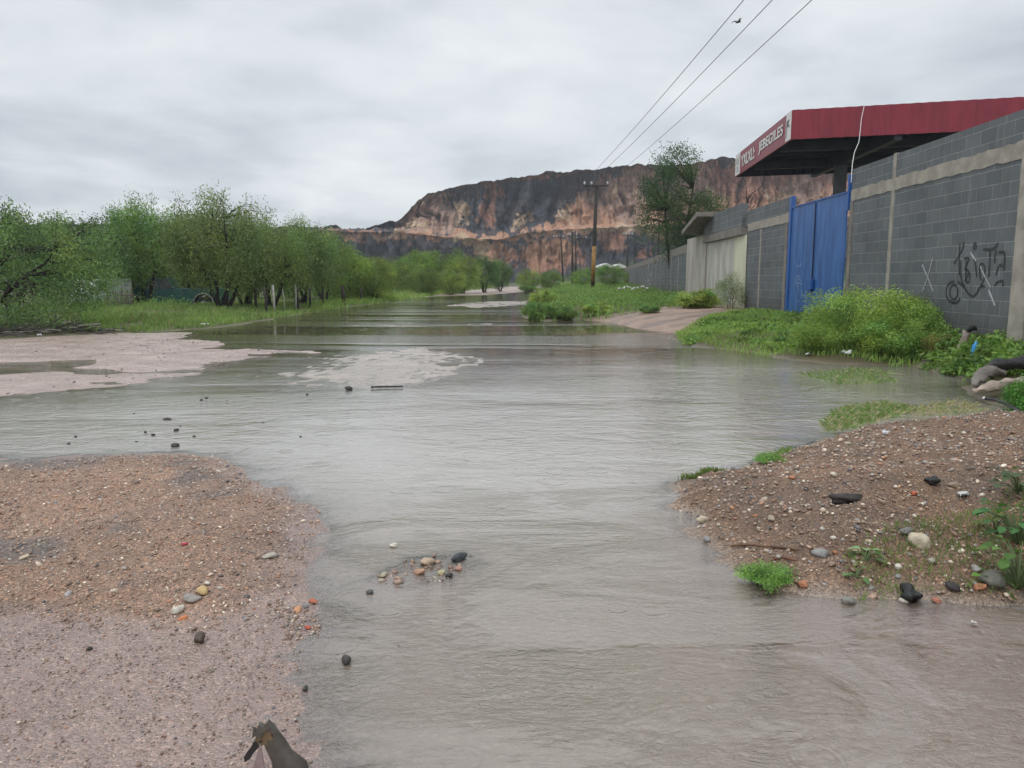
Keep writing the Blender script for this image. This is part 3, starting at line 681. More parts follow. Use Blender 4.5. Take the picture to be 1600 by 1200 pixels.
BLK = block_mat()
CON = simple('raw_concrete', (.36, .33, .275), (.235, .215, .18), 3.5, .85, 60, .006)
COND = simple('old_concrete', (.23, .205, .18), (.15, .135, .12), 4, .85, 60, .006)
CONL = simple('pale_concrete', (.44, .42, .37), (.33, .30, .255), 2.0, .85, 40, .004, stretch=(1, 1, .35))
WX0, WK = 6.3, .0375
WANG = math.atan2(1, WK)
def wallpt(px, py):
    """photo pixel -> (s, z) on the wall's road face"""
    d = ray(px, py); t = WX0 / (d[0] - WK * d[1])
    y = d[1] * t
    return y * math.hypot(1, WK), CAM_H + d[2] * t
def wall_s(px): return wallpt(px, 436)[0]
def ribbon(mb, pts, wd, y):
    """a flat painted stroke on the wall, pts in (s, z)"""
    P = []
    for i in range(len(pts) - 1):
        a, b = Vector(pts[i]), Vector(pts[i + 1]); n = max(1, int((b - a).length / .03))
        P += [a.lerp(b, k / n) for k in range(n)]
    P.append(Vector(pts[-1]))
    for _ in range(3):
        P = [P[0]] + [(P[i - 1] + P[i] * 2 + P[i + 1]) / 4 for i in range(1, len(P) - 1)] + [P[-1]]
    vs = []
    for i, p in enumerate(P):
        t = (P[min(i + 1, len(P) - 1)] - P[max(i - 1, 0)]).normalized(); q = Vector((-t.y, t.x)) * wd * .5 * random.uniform(.7, 1.15)
        vs += [(p.x + q.x, y, p.y + q.y), (p.x - q.x, y, p.y - q.y)]
    mb.add(vs, [(2 * i, 2 * i + 1, 2 * i + 3, 2 * i + 2) for i in range(len(P) - 1)])
def rough_beam(mb, s0, s1, z0, z1, y0, y1, seed, amp=.012, step=.12):
    r = np.random.default_rng(seed); n = max(2, int((s1 - s0) / step))
    vs = []
    for i in range(n + 1):
        s = s0 + (s1 - s0) * i / n; a = r.uniform(-amp, amp); b = r.uniform(-amp, amp)
        vs += [(s, y0, z0 + a), (s, y1, z0 + a), (s, y1, z1 + b), (s, y0, z1 + b)]
    fs = [(0, 1, 2, 3), (4 * n + 3, 4 * n + 2, 4 * n + 1, 4 * n)]
    for i in range(n):
        for k in range(4):
            fs.append((4 * i + k, 4 * i + 4 + k, 4 * i + 4 + (k + 1) % 4, 4 * i + (k + 1) % 4))
    mb.add(vs, fs)

# near wall
S0, S1 = -4.0, wall_s(1323)
nw = empty('block_wall', (WX0, 0, 0), WANG)
tag(nw, 'tall dark grey concrete block wall at the right with black and white graffiti and pale bond beam', 'wall')
b = MB(); b.box(S0, S1, -.15, 0, -.1, 2.88); b.box(S0, S1, -.15, 0, 3.08, 3.50); b.build('block_face', BLK, nw)
b = MB(); rough_beam(b, S0, S1, 2.87, 3.09, -.162, .012, 4, .014); b.build('bond_beam', CON, nw)
sc = wall_s(1387)
for s, wd, pr, zt in ((sc, .13, .008, 2.88), (S1 - .07, .15, .02, 2.86)):
    b = MB(); rough = b; b.box(s - wd / 2, s + wd / 2, -.157, pr, -.1, zt); b.build('column', COND if s != sc else CON, nw, bevel=.006)
b = MB(); b.box(sc - .06, sc + .06, -.157, .008, 3.10, 3.52); b.build('column_top', CON, nw)
sf = wall_s(1585)
b = MB(); b.box(sf - .36, sf - .03, -.20, .06, -.1, 2.93); b.build('wide_column', CON, nw, bevel=.012)
for s in (6.4, 2.6, -1.0):
    b = MB(); b.box(s - .1, s + .1, -.17, .03, -.1, 2.86); b.build('column', CON, nw, bevel=.008)
b = MB(); b.tube([(sf - .20, .03, 2.9), (sf - .21, .03, 3.3), (sf - .20, .025, 3.62)], .008, 6); b.build('rebar', simple('rust', (.05, .03, .02), (.02, .015, .012), 20), nw)
# graffiti, coordinates measured on a 5.455x enlargement of the wall
def Z1(pts): return [wallpt(1310 + x / 5.455, 330 + y / 5.455) for x, y in pts]
def circ(cx_, cy_, rx, ry, a0=0, a1=360, n=18): return [(cx_ + rx * math.cos(R(a0 + (a1 - a0) * k / n)), cy_ + ry * math.sin(R(a0 + (a1 - a0) * k / n))) for k in range(n + 1)]
b = MB()
for st in ([(1037, 280), (1030, 400), (1032, 545)], [(1072, 258), (1062, 330), (1015, 400), (985, 450)], [(1040, 425), (1048, 590), (1080, 645)],
           [(1072, 402), (1122, 398), (1100, 450), (1078, 490)], [(1078, 490), (1120, 510), (1080, 600)], [(1092, 420), (1085, 600), (1118, 620), (1122, 520)],
           [(1160, 400), (1178, 520), (1180, 560)], circ(1164, 300, 12, 26), [(1215, 590), (1200, 470), (1222, 430), (1252, 470), (1250, 560), (1215, 640)],
           [(1250, 640), (1205, 640), (1185, 700), (1150, 735), (1110, 705), (1075, 650), (1020, 600)], [(1236, 325), (1290, 328), (1340, 318), (1362, 268)], [(1296, 330), (1290, 450), (1284, 560)],
           [(1345, 338), (1332, 400), (1335, 440)], [(1366, 352), (1422, 346), (1416, 470), (1412, 505)], [(1345, 545), (1372, 450), (1405, 470)], [(1330, 640), (1352, 604), (1412, 590), (1400, 640)],
           circ(985, 690, 38, 68, -60, 300), circ(985, 690, 68, 92, -85, -275), circ(990, 700, 55, 84, 100, 30)):
    ribbon(b, Z1(st), .040, .004)
b.build('black_graffiti', simple('black_paint', (.018, .018, .022), (.028, .028, .03), 20, .6, 60, 0), nw)
b = MB()
for st, wd in (([(718, 455), (765, 560), (812, 685)], .035), ([(810, 392), (766, 560), (714, 700)], .028), ([(1130, 352), (1180, 425)], .04), ([(1215, 470), (1235, 520), (1300, 650)], .028), ([(1285, 670), (1340, 805)], .045)):
    ribbon(b, Z1(st), wd, .008)
b.build('white_graffiti', simple('white_paint', (.42, .42, .43), (.27, .27, .28), 25, .7, 60, 0), nw)

# blue gate between the walls
BLU = simple('blue_paint', (.036, .135, .375), (.016, .072, .235), 1.6, .42, 8, .004, stretch=(3, 3, .5))
BLUD = simple('blue_post', (.024, .10, .34), (.018, .08, .27), 3, .4, 20, .001)
DRK = simple('dark_gap', (.012, .013, .02), (.01, .01, .012), 5, .7, 20, 0)
gs0, gs1 = S1 + .17, wall_s(1233)
gt = empty('metal_gate', (WX0 + WK * gs0, gs0, 0), WANG); tag(gt, 'blue sheet metal double gate between the grey block walls', 'gate')
gl = gs1 - gs0; mid = gl * .52
zb_ = .42; zt_ = 3.06
def leaf_panel(a, bb):
    b = MB(); n = 26
    pts = []
    for i in range(n + 1):
        u = a + (bb - a) * i / n
        pts.append((u, .0012 * math.sin(i * 1.7) + .0015 * math.sin(i * .6)))
    vs = []
    for (u, y) in pts: vs += [(u, y, zb_), (u, y, zt_), (u, y - .03, zb_), (u, y - .03, zt_)]
    fs = []
    for i in range(n):
        j = 4 * i; fs += [(j, j + 4, j + 5, j + 1), (j + 2, j + 3, j + 7, j + 6), (j, j + 2, j + 6, j + 4), (j + 1, j + 5, j + 7, j + 3)]
    fs += [(0, 1, 3, 2), (4 * n, 4 * n + 2, 4 * n + 3, 4 * n + 1)]
    b.add(vs, fs); return b
lp = leaf_panel(.05, mid - .02).build('gate_leaf', BLU, gt)
rp = leaf_panel(mid + .03, gl - .02).build('gate_leaf', BLU, gt)
for a, bb, par in ((.05, mid - .02, lp), (mid + .03, gl - .02, rp)):
    b = MB(); b.box(a, bb, -.02, .02, zt_ + .002, zt_ + .03); b.build('top_rail', BLUD, par)
b = MB(); b.box(mid - .016, mid + .026, -.03, .022, zb_ + .6, zt_ - .03); b.build('dark_gap_strip', simple('gap_strip_dark', (.010, .022, .075), (.01, .02, .06), 5, .5, 20, 0), gt)  # dark strip put in for the dark gap between the leaves
b = MB(); b.box(mid - .17, mid + .16, .022, .09, 1.06, 1.30); b.build('lock_box', BLUD, gt, bevel=.01)
b = MB(); b.box(-.05, .02, -.08, .016, 2.70, 3.42); b.build('gate_post', BLUD, gt, bevel=.008)
b = MB(); b.box(gl - .01, gl + .16, -.08, .03, .3, 3.36); b.build('gate_post', BLUD, gt, bevel=.008)
def gatept(px, py):
    s, z = wallpt(px, py); return (s - gs0, z)
def Z5(pts): return [gatept(1120 + x / 3.3333, 130 + y / 3.3333) for x, y in pts]
b = MB()
for st in (circ(428, 1070, 20, 68, 0, 350), [(440, 930), (446, 950), (425, 955), (408, 925)], circ(430, 1040, 12, 22, 90, 330), [(428, 1000), (432, 1100)], [(415, 1040), (446, 1045)]):
    ribbon(b, Z5(st), .022, .016)
b.build('white_scribble', simple('scribble_paint', (.30, .40, .60), (.12, .22, .45), 30, .7, 60, 0), lp if False else gt)

# wall section left of the gate
m0, m1 = gs1 + .19, wall_s(1166)
mw = empty('block_wall', (WX0 + WK * m0, m0, 0), WANG); ml = m1 - m0
tag(mw, 'short grey block wall section between the blue gate and the small shed', 'wall')
b = MB(); b.box(0, ml, -.15, 0, -.1, 2.74); b.box(0, ml, -.15, 0, 2.96, 3.36); b.build('block_face', BLK, mw)
b = MB(); rough_beam(b, 0, ml, 2.735, 2.965, -.16, .014, 8); b.build('bond_beam', CON, mw)
b = MB(); b.box(.02, .22, -.165, .035, -.1, 2.73); b.build('column', COND, mw, bevel=.008)
b = MB(); b.box(ml * .62, ml * .62 + .09, -.155, .02, -.1, 2.73); b.build('column', CON, mw, bevel=.006)

# the small shed with corrugated door
s0, s1 = m1 + .02, wall_s(1074)
sh = empty('concrete_shed', (WX0 + WK * s0, s0, 0), WANG); sl = s1 - s0
tag(sh, 'small concrete shed with block parapet, slab eave and pale corrugated door', 'shed')
pil = sl - (wall_s(1103) - s0)
b = MB(); b.box(sl - pil, sl, -1.6, .05, -.1, 2.98); b.box(0, sl - pil - .01, -1.6, -1.5, -.1, 2.6); b.build('plaster_wall', CONL, sh, bevel=.01)
bs = .35
b = MB(); b.box(bs, sl - pil + .25, -.08, .10, 2.93, 3.62); b.build('parapet', BLK, sh)
b = MB(); rough_beam(b, bs, sl - pil + .2, 2.66, 2.92, -.08, .12, 9, .008); b.build('lintel', COND, sh)
b = MB(); b.box(0, bs - .02, -.1, .0, 2.9, 3.3); b.build('side_block', BLK, sh)
COR = simple('corrugated_door', (.50, .50, .45), (.34, .32, .28), 2.2, .5, 30, .001, stretch=(1, 1, .3))
CORY = simple('corrugated_yellow', (.60, .59, .45), (.48, .47, .36), 2.2, .5, 30, .001, stretch=(1, 1, .3))
def corr(x0, x1, z0, z1, y, pitch=.09, amp=.012):
    b = MB(); n = int((x1 - x0) / pitch * 4); vs = []
    for i in range(n + 1):
        x = x0 + (x1 - x0) * i / n; yy = y + amp * math.sin(i * math.pi / 2)
        vs += [(x, yy, z0), (x, yy, z1)]
    b.add(vs, [(2 * i, 2 * i + 2, 2 * i + 3, 2 * i + 1) for i in range(n)]); return b
corr(bs + 1.3, sl - pil - .02, .3, 2.65, -.02).build('door_panel', COR, sh, True)
corr(bs - .25, bs + 1.28, .3, 2.65, -.01).build('door_panel', CORY, sh, True)
# eave slab: flat part over the shed and a sloping lip toward the road (profile in local y,z)
def wl(X, Y): return ((X - (WX0 + WK * s0)) * math.sin(WANG - math.pi / 2) * -1 + 0, 0)
ya, yb_ = 28.2 - s0, 31.6 - s0
def sy(Y, X): return (WX0 + WK * (Y + s0)) - X
b = MB(); q0, q1 = .70, .62
vs = []
for (yy, zt__, out_) in ((ya, 3.70, q0), (yb_, 3.24, q1)):
    vs += [(yy, -1.7, zt__ - .17), (yy, out_, zt__ - .17), (yy, out_, zt__), (yy, -1.7, zt__)]
b.add(vs, [(0, 1, 2, 3), (7, 6, 5, 4), (0, 4, 5, 1), (1, 5, 6, 2), (2, 6, 7, 3), (3, 7, 4, 0)]); b.build('roof_slab', COND, sh, bevel=.01)

# far wall receding to the right
FX, FY, FK = WX0 + WK * s1, s1, .1075
fw = empty('block_wall', (FX, FY, 0), math.atan2(1, FK)); tag(fw, 'long low grey block wall with many thin posts receding beyond the shed', 'wall')
fl = 72.0
b = MB(); b.box(0, fl, -.15, 0, -.3, 2.42); b.build('block_face', BLK, fw)
b = MB(); b.box(0, fl, -.16, .015, 2.422, 2.52); b.box(0, fl, -.14, 0, 2.522, 2.80); b.build('bond_beam', COND, fw)
for k in range(21):
    b = MB(); s = .25 + k * 3.4; b.box(s, s + .13, -.155, .02, -.3, 2.42); b.build('column', CON, fw)
b = MB(); rr_ = random.Random(3)
for _ in range(9):
    s = 21 + rr_.random() * 5; z = .9 + rr_.random() * 1.1
    ribbon(b, [(s, z), (s + rr_.uniform(.3, 1.2), z + rr_.uniform(-.5, .5)), (s + rr_.uniform(-.4, .8), z + rr_.uniform(-.5, .5))], .12, .006)
b.build('pale_graffiti', simple('white_paint', (.42, .42, .43)), fw)

# ------------------------------------------------------------------ filling station canopy behind the wall
RED = simple('red_sheet', (.245, .016, .034), (.185, .012, .026), 1.6, .42, 10, .0015, stretch=(2, 2, .4))
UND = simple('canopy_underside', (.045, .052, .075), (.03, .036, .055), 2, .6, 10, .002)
STL = simple('dark_steel', (.05, .055, .07), (.03, .035, .045), 3, .5, 20, .001)
WHT = simple('white_sheet', (.72, .71, .70), (.60, .58, .56), 4, .5, 20, .001)
C0 = A(1238, 172, 24.0); C1 = A(1150, 243, 32.6); C2 = A(1600, 152, 22.3)
zT = C0.z; zB = A(1238, 218, 24.0).z; C1.z = C2.z = zT
dF = (C2 - C0).normalized(); dL = (C1 - C0).normalized(); LF = 15.0; LL = (C1 - C0).length
cn = empty('canopy', (C0.x, C0.y, 0)); tag(cn, 'red fascia filling station canopy rising behind the block wall with white lettering', 'canopy')
def canpt(a, bb, z): p = C0 + dL * a + dF * bb; return (p.x - C0.x, p.y - C0.y, z)
def fascia(name, pa, pb, mat, z0, z1, outn, pitch=.36, amp=.035, thick=.05):
    a = Vector(pa); bb = Vector(pb); n = max(2, int((bb - a).length / pitch * 4)); b = MB(); vs = []; o_ = Vector(outn).normalized()
    for i in range(n + 1):
        p = a.lerp(bb, i / n) + o_ * (amp * (1 if i % 4 in (1, 2) else 0)); q = p - o_ * thick
        vs += [(p.x, p.y, z0), (p.x, p.y, z1), (q.x, q.y, z0), (q.x, q.y, z1)]
    fs = []
    for i in range(n):
        j = 4 * i; fs += [(j, j + 4, j + 5, j + 1), (j + 2, j + 3, j + 7, j + 6), (j, j + 2, j + 6, j + 4), (j + 1, j + 5, j + 7, j + 3)]
    fs += [(0, 1, 3, 2), (4 * n, 4 * n + 2, 4 * n + 3, 4 * n + 1)]
    b.add(vs, fs); return b.build(name, mat, cn)
nF = (dF.y, -dF.x, 0); nF = nF if nF[1] < 0 else (-nF[0], -nF[1], 0)
nL = (-abs(dL.y), dL.x, 0)
fascia('fascia_front', canpt(0, 0, 0), canpt(0, LF, 0), RED, zB, zT, nF)
fl_ = fascia('fascia_side', canpt(.01, 0, 0), canpt(LL, 0, 0), RED, zB, zT, nL, .3, .0)
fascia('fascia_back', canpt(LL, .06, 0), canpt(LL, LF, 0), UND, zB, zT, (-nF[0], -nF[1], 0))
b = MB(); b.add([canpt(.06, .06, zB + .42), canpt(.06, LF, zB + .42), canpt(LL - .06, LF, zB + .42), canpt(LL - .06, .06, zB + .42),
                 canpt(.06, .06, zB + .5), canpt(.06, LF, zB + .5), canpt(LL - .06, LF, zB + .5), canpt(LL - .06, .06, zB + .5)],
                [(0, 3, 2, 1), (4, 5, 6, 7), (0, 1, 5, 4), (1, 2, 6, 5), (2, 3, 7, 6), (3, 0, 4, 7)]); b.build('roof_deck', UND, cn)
def beam(p, q, w_, h, zt, mat, name, par=cn):
    a = Vector(p); c_ = Vector(q); d = (c_ - a); d.z = 0; d.normalize(); n = Vector((-d.y, d.x, 0)) * w_ / 2
    b = MB(); vs = []
    for e in (a, c_):
        for sg, z in ((-1, zt - h), (1, zt - h), (1, zt), (-1, zt)): vs.append((e.x + n.x * sg, e.y + n.y * sg, z))
    b.add(vs, [(0, 1, 2, 3), (7, 6, 5, 4), (0, 4, 5, 1), (1, 5, 6, 2), (2, 6, 7, 3), (3, 7, 4, 0)]); return b.build(name, mat, par)
for k in range(9):
    a = .5 + k * (LL - 1) / 8; beam(canpt(a, .08, 0), canpt(a, LF, 0), .07, .12, zB + .415, STL, 'purlin')
for bb_ in (3.0, 11.0): beam(canpt(.1, bb_, 0), canpt(LL - .1, bb_, 0), .22, .42, zB + .29, STL, 'girder')
for a in (2.4, 6.6): beam(canpt(a, .3, 0), canpt(a, LF, 0), .16, .28, zB + .28, STL, 'girder')
for (a, bb_) in ((5.2, 3.0), (5.2, 11.0)):
    p = canpt(a, bb_, 0); b = MB(); b.box(p[0] - .17, p[0] + .17, p[1] - .17, p[1] + .17, 0, zB - .14); b.build('canopy_column', simple('canopy_column', (.11, .12, .13), (.08, .085, .095), 3, .6), cn, bevel=.01)
# white end panels and lettering on the side fascia
def side_panel(a0, a1, z0, z1, mat, name, proud=.012):
    b = MB(); vs = []
    for pr in (.004, proud):
        for a, z in ((a0, z0), (a1, z0), (a1, z1), (a0, z1)):
            p = Vector(canpt(a, 0, z)) + Vector(nL).normalized() * pr; vs.append(tuple(p))
    b.add(vs, [(0, 1, 2, 3), (7, 6, 5, 4), (0, 4, 5, 1), (1, 5, 6, 2), (2, 6, 7, 3), (3, 7, 4, 0)]); return b.build(name, mat, cn)
hz = zT - zB
side_panel(.02, .62, zB + .02, zT - .02, WHT, 'white_panel')
side_panel(LL - .95, LL - .02, zB + .02, zT - .02, WHT, 'white_panel')
BLKM = simple('black_vinyl', (.02, .02, .02), (.03, .03, .03), 5, .5, 20, 0); GRYM = simple('grey_vinyl', (.45, .43, .42), (.35, .33, .33), 5, .5, 20, 0)
def lettering(txt, a0, a1, z0, h, mat, name, proud=.02, shear=0.0):
    cu = bpy.data.curves.new('t', 'FONT'); cu.body = txt; cu.size = 1; cu.extrude = .004; cu.shear = shear; cu.offset = .022
    ob = bpy.data.objects.new('t', cu); COL.objects.link(ob)
    dg = bpy.context.evaluated_depsgraph_get(); me = bpy.data.meshes.new_from_object(ob.evaluated_get(dg))
    bpy.data.objects.remove(ob)
    n = len(me.vertices); co = np.empty(n * 3, np.float32); me.vertices.foreach_get('co', co); co = co.reshape(-1, 3)
    mn, mxx = co.min(0), co.max(0); u = (co[:, 0] - mn[0]) / (mxx[0] - mn[0]); v = (co[:, 1] - mn[1]) / (mxx[1] - mn[1])
    nl = np.array(Vector(nL).normalized())
    # reading direction runs from the far end of the fascia to the near corner
    base = np.array([canpt(a0 + (a1 - a0) * float(x), 0, 0) for x in u])
    V = base + nl * proud + nl * co[:, 2:3] * 1.0; V[:, 2] = z0 + v * h
    me.vertices.foreach_set('co', V.astype(np.float32).ravel()); me.update()
    return link(name, me, mat, cn)
lettering("YXLXL!:", LL - 1.25, LL - 3.65, zB + hz * .24, hz * .52, WHT, 'lettering')
lettering("JEBEG!LES", LL - 4.3, .95, zB + hz * .24, hz * .52, WHT, 'lettering')
lettering("K", .50, .16, zB + hz * .48, hz * .26, BLKM, 'emblem', .018)
lettering("I", .56, .46, zB + hz * .15, hz * .55, GRYM, 'emblem', .018)
lettering("E", LL - .25, LL - .75, zB + hz * .5, hz * .28, GRYM, 'emblem', .018)
lettering("2", LL - .25, LL - .75, zB + hz * .16, hz * .24, GRYM, 'emblem', .018)
# white cable from the canopy down to the wall top
b = MB(); pa = A(1351, 163, 22.9); pb = A(1331, 272, 15.6)
pts = [A(1351, 163, 22.95), A(1350, 167, 22.85), A(1346, 185, 21.2), A(1344, 205, 20.2), A(1342, 222, 19.2), A(1335, 238, 18.0), A(1332, 255, 16.8), A(1331, 268, 15.9), A(1330, 285, 15.55)]
b.tube(pts, .008, 6); tag(b.build('cable', simple('white_cable', (.60, .58, .55), (.48, .46, .44), 5, .5, 20, 0), None, True), 'white cable hanging from the canopy edge down to the top of the block wall', 'cable')

# ------------------------------------------------------------------ utility poles and wires
WOOD = simple('pole_wood', (.035, .028, .024), (.018, .015, .014), 8, .8, 30, .006, stretch=(3, 3, .3))
YEL = simple('yellow_paint', (.36, .19, .035), (.16, .09, .03), 5, .7, 25, .002)
CER = simple('insulator', (.55, .55, .56), (.4, .4, .42), 8, .3, 20, 0)
def pole(px, topy, Y, label, r=.14, arm=True, yellow=False, lean=0.0, zarm=.25, armw=1.9, armoff=0.0, group='thin utility poles far away'):
    x, z = A(px, topy, Y).x, A(px, topy, Y).z; z0 = tz(x, Y)
    e = empty('utility_pole', (x, Y, z0)); tag(e, label, 'utility pole', group); H = z - z0
    b = MB(); b.tube([(lean, 0, -.3), (lean * .5, 0, H * .5), (0, 0, H)], [r, r * .9, r * .72], 10); b.build('pole_shaft', WOOD, e, True)
    ins = []
    if yellow:
        b = MB(); z1_ = A(px, 440, Y).z - z0; z2_ = A(px, 385, Y).z - z0; b.tube([(lean * (1 - z1_ / H), 0, z1_), (lean * (1 - z2_ / H), 0, z2_)], [r * 1.02, r * .98], 10); b.build('yellow_band', YEL, e, True)
    if arm:
        b = MB(); b.box(-armw / 2 + armoff, armw / 2 + armoff, -.15, -.06, H - zarm - .075, H - zarm); b.build('crossarm', WOOD, e)
        for dx in (-armw / 2 + .08 + armoff, -armw * .18 + armoff, armw / 2 - .08 + armoff):
            b = MB(); b.tube([(dx, -.11, H - zarm), (dx, -.11, H - zarm + .12)], .02, 6); zz_ = H - zarm + .1
            b.tube([(dx, -.11, zz_), (dx, -.11, zz_ + .05), (dx, -.11, zz_ + .07), (dx, -.11, zz_ + .14), (dx, -.11, zz_ + .22)], [.06, .10, .06, .09, .03], 8); b.build('insulator', CER, e, True)
            ins.append(Vector((x + dx, Y - .11, z0 + zz_ + .2)))
    return e, ins
e, INS = pole(932, 290, 63, 'tall dark utility pole with yellow painted lower part and crossarm at the right bank', .17, True, True, -.2, 0.0, 2.0, -.05, 'utility poles on the right bank')
_, i2 = pole(876, 361, 110, 'thin dark pole, leftmost of the three far poles beside the road', .13, True, False, .45, .9, 1.5, -.3)
_, i3 = pole(894, 362, 96, 'thin dark pole with white insulators, nearest of the three far poles', .13, True, False, .1, .5, 1.2)
_, i4 = pole(899, 361, 118, 'thin dark pole, rightmost of the three far poles', .13, True, False, .25, 1.1, 2.2, .6)
_, i5 = pole(981, 366, 105, 'far pole with two rows of insulators seen against the dark slope above the wall', .13, True, False, 0, .1, 1.3)
_, i6 = pole(1030, 345, 60, 'slim grey pole in front of the tall dark tree behind the wall', .07, False)
WIR = simple('wire', (.16, .17, .18), (.12, .12, .13), 5, .5, 20, 0)
def wire(p, q, sag, r, label, grp):
    b = MB(); n = 26; pts = []
    for k in range(n + 1):
        f = k / n; v = Vector(p).lerp(Vector(q), f); v.z -= 4 * sag * f * (1 - f); pts.append(v)
    b.tube(pts, r, 5); tag(b.build('overhead_wire', WIR, None, True), label, 'wire', grp)
for i_, (p, tx, lab) in enumerate(zip(INS, (1150, 1193, 1253), ('leftmost of the three overhead wires', 'middle of the three overhead wires, passing just right of the bird', 'rightmost of the three overhead wires, nearest the canopy'))):
    q = A(tx, 0, 21.0); far = Vector(q) + (Vector(q) - p) * .9; far.z = q.z + .9
    wire(p, q + (q - p) * .9 + Vector((0, 0, .6)), .55, .011, lab, 'overhead wires from the yellow marked pole')
for p, q, lab in ((i3[0], A(660, 392, 150), 'thin far wire running left from the far poles across the dark slope'), (i3[2], A(1090, 385, 80), 'thin far wire running right from the far poles toward the dark tree'),
                  (i5[0], A(1090, 390, 70), 'thin far wire from the twin insulator pole toward the dark tree')):
    wire(p, q, .8, .014, lab, 'thin wires between the far poles')

# bird
def bird():
    p = A(1154, 35, 30); e = MB()
    e.tube([(-.14, 0, 0), (-.08, 0, .015), (0, 0, .02), (.07, 0, .015), (.12, 0, .0)], [.008, .035, .045, .03, .006], 8)
    o = e.build('bird_body', simple('bird', (.03, .03, .035), (.02, .02, .02), 9, .7, 20, 0), None, True)
    o.name = 'bird'; o.location = p; o.rotation_euler = (0, R(-18), R(25)); tag(o, 'small dark bird flying beside the overhead wires', 'bird')
    for sg in (-1, 1):
        w_ = MB(); w_.add([(.05, .03 * sg, .03), (-.05, .03 * sg, .03), (-.10, .17 * sg, .10), (.01, .16 * sg, .11), (-.10, .30 * sg, .06), (.05, .03 * sg, .02), (-.05, .03 * sg, .02), (-.10, .17 * sg, .092), (.01, .16 * sg, .10), (-.10, .30 * sg, .055)],
                    [(0, 1, 2, 3), (3, 2, 4), (5, 8, 7, 6), (8, 9, 7), (0, 3, 8, 5), (3, 4, 9, 8), (1, 6, 7, 2), (2, 7, 9, 4)])
        w_.build('wing', MATS['bird'], o)
bird()

# ------------------------------------------------------------------ far white sheds
for px0, px1, y0, y1, lab in ((936, 958, 411, 420, 'low white roofed shed far away right of the yellow marked pole, left one'), (958, 978, 412, 420, 'low pale shed far away just above the far end of the block wall')):
    a = A(px0, y0, 120); c_ = A(px1, y1, 120); e = empty('far_shed', (a.x, 120, 0)); tag(e, lab, 'shed', 'far white sheds')
    wd = c_.x - a.x; b = MB(); b.prism([(0, -.1), (wd, -.1), (wd, a.z - .7), (0, a.z - .7)], 0, 6, 'y'); b.build('wall', COND, e)
    b = MB(); b.prism([(-.2, a.z - .69), (wd + .2, a.z - .69), (wd + .2, a.z - .5), (wd / 2, a.z), (-.2, a.z - .5)], -.3, 6.3, 'y'); b.build('roof', WHT, e)

# ------------------------------------------------------------------ vehicles by the left trees
def wheel(par, x, y, r=.37, w_=.24):
    b = MB(); n = 24
    prof2 = [(r * .58, -w_ / 2), (r * .93, -w_ / 2), (r, -w_ * .35), (r, w_ * .35), (r * .93, w_ / 2), (r * .58, w_ / 2)]
    vs = []; fs = []; m_ = len(prof2)
    for k in range(n):
        an = 2 * math.pi * k / n
        for (rr, yy) in prof2: vs.append((rr * math.cos(an), yy, rr * math.sin(an)))
    for k in range(n):
        for j in range(m_): fs.append((k * m_ + j, k * m_ + (j + 1) % m_, ((k + 1) % n) * m_ + (j + 1) % m_, ((k + 1) % n) * m_ + j))
    b.add(vs, fs); tt = b.build('wheel', simple('tyre', (.02, .02, .02), (.03, .03, .028), 9, .8), par, True); tt.location = (x, y, r)
    b = MB(); b.tube([(0, -.09, 0), (0, .09, 0)], r * .57, 16); rm = b.build('rim', simple('rim', (.35, .34, .33), (.2, .2, .2), 9, .4, metal=.6), tt, False)
def pickup():
    x, y = A(268, 436, 38).x, 38.0
    z = tz(x, y)
    e = empty('pickup_truck', (x, y, min(z, -.30)), R(14)); tag(e, 'dark green pickup truck parked under the left trees', 'pickup truck')
    G_ = simple('truck_paint', (.022, .105, .095), (.018, .08, .075), 3, .3, 20, 0)
    sd = [(-2.7, .45), (-2.72, .75), (-2.6, .98), (-1.55, 1.08), (-1.0, 1.62), (.05, 1.66), (.35, 1.15), (2.65, 1.15), (2.7, .5), (1.95, .45), (1.85, .72), (1.55, .88), (1.2, .72), (1.1, .45), (-1.25, .45), (-1.35, .72), (-1.7, .88), (-2.0, .72), (-2.1, .45)]
    b = MB(); b.prism(sd, -.9, .9, 'y'); b.build('body', G_, e, bevel=.03)
    GLS = simple('dark_glass', (.02, .025, .03), (.03, .035, .04), 2, .08, 20, 0)
    for sg in (-1, 1):
        b = MB(); b.prism([(-1.35, 1.12), (-.92, 1.54), (-.45, 1.56), (-.45, 1.12)], .902 * sg, .906 * sg, 'y'); b.prism([(-.38, 1.12), (-.38, 1.56), (-.02, 1.57), (.2, 1.14)], .902 * sg, .906 * sg, 'y'); b.build('window', GLS, e)
        for xc in (-1.67, 1.53):
            b = MB(); b.tube([(xc + .45 * math.cos(a), .91 * sg, .42 + .48 * math.sin(a)) for a in [R(k * 15) for k in range(0, 13)]], .035, 6); b.build('wheel_arch_trim', simple('arch_trim', (.36, .37, .36), (.22, .22, .22), 5, .4), e, True)
            wheel(e, xc, .78 * sg)
    b = MB(); b.box(2.71, 2.82, -.85, .85, .45, .62); b.build('bumper', simple('rim', (.35, .34, .33)), e, bevel=.02)
pickup()
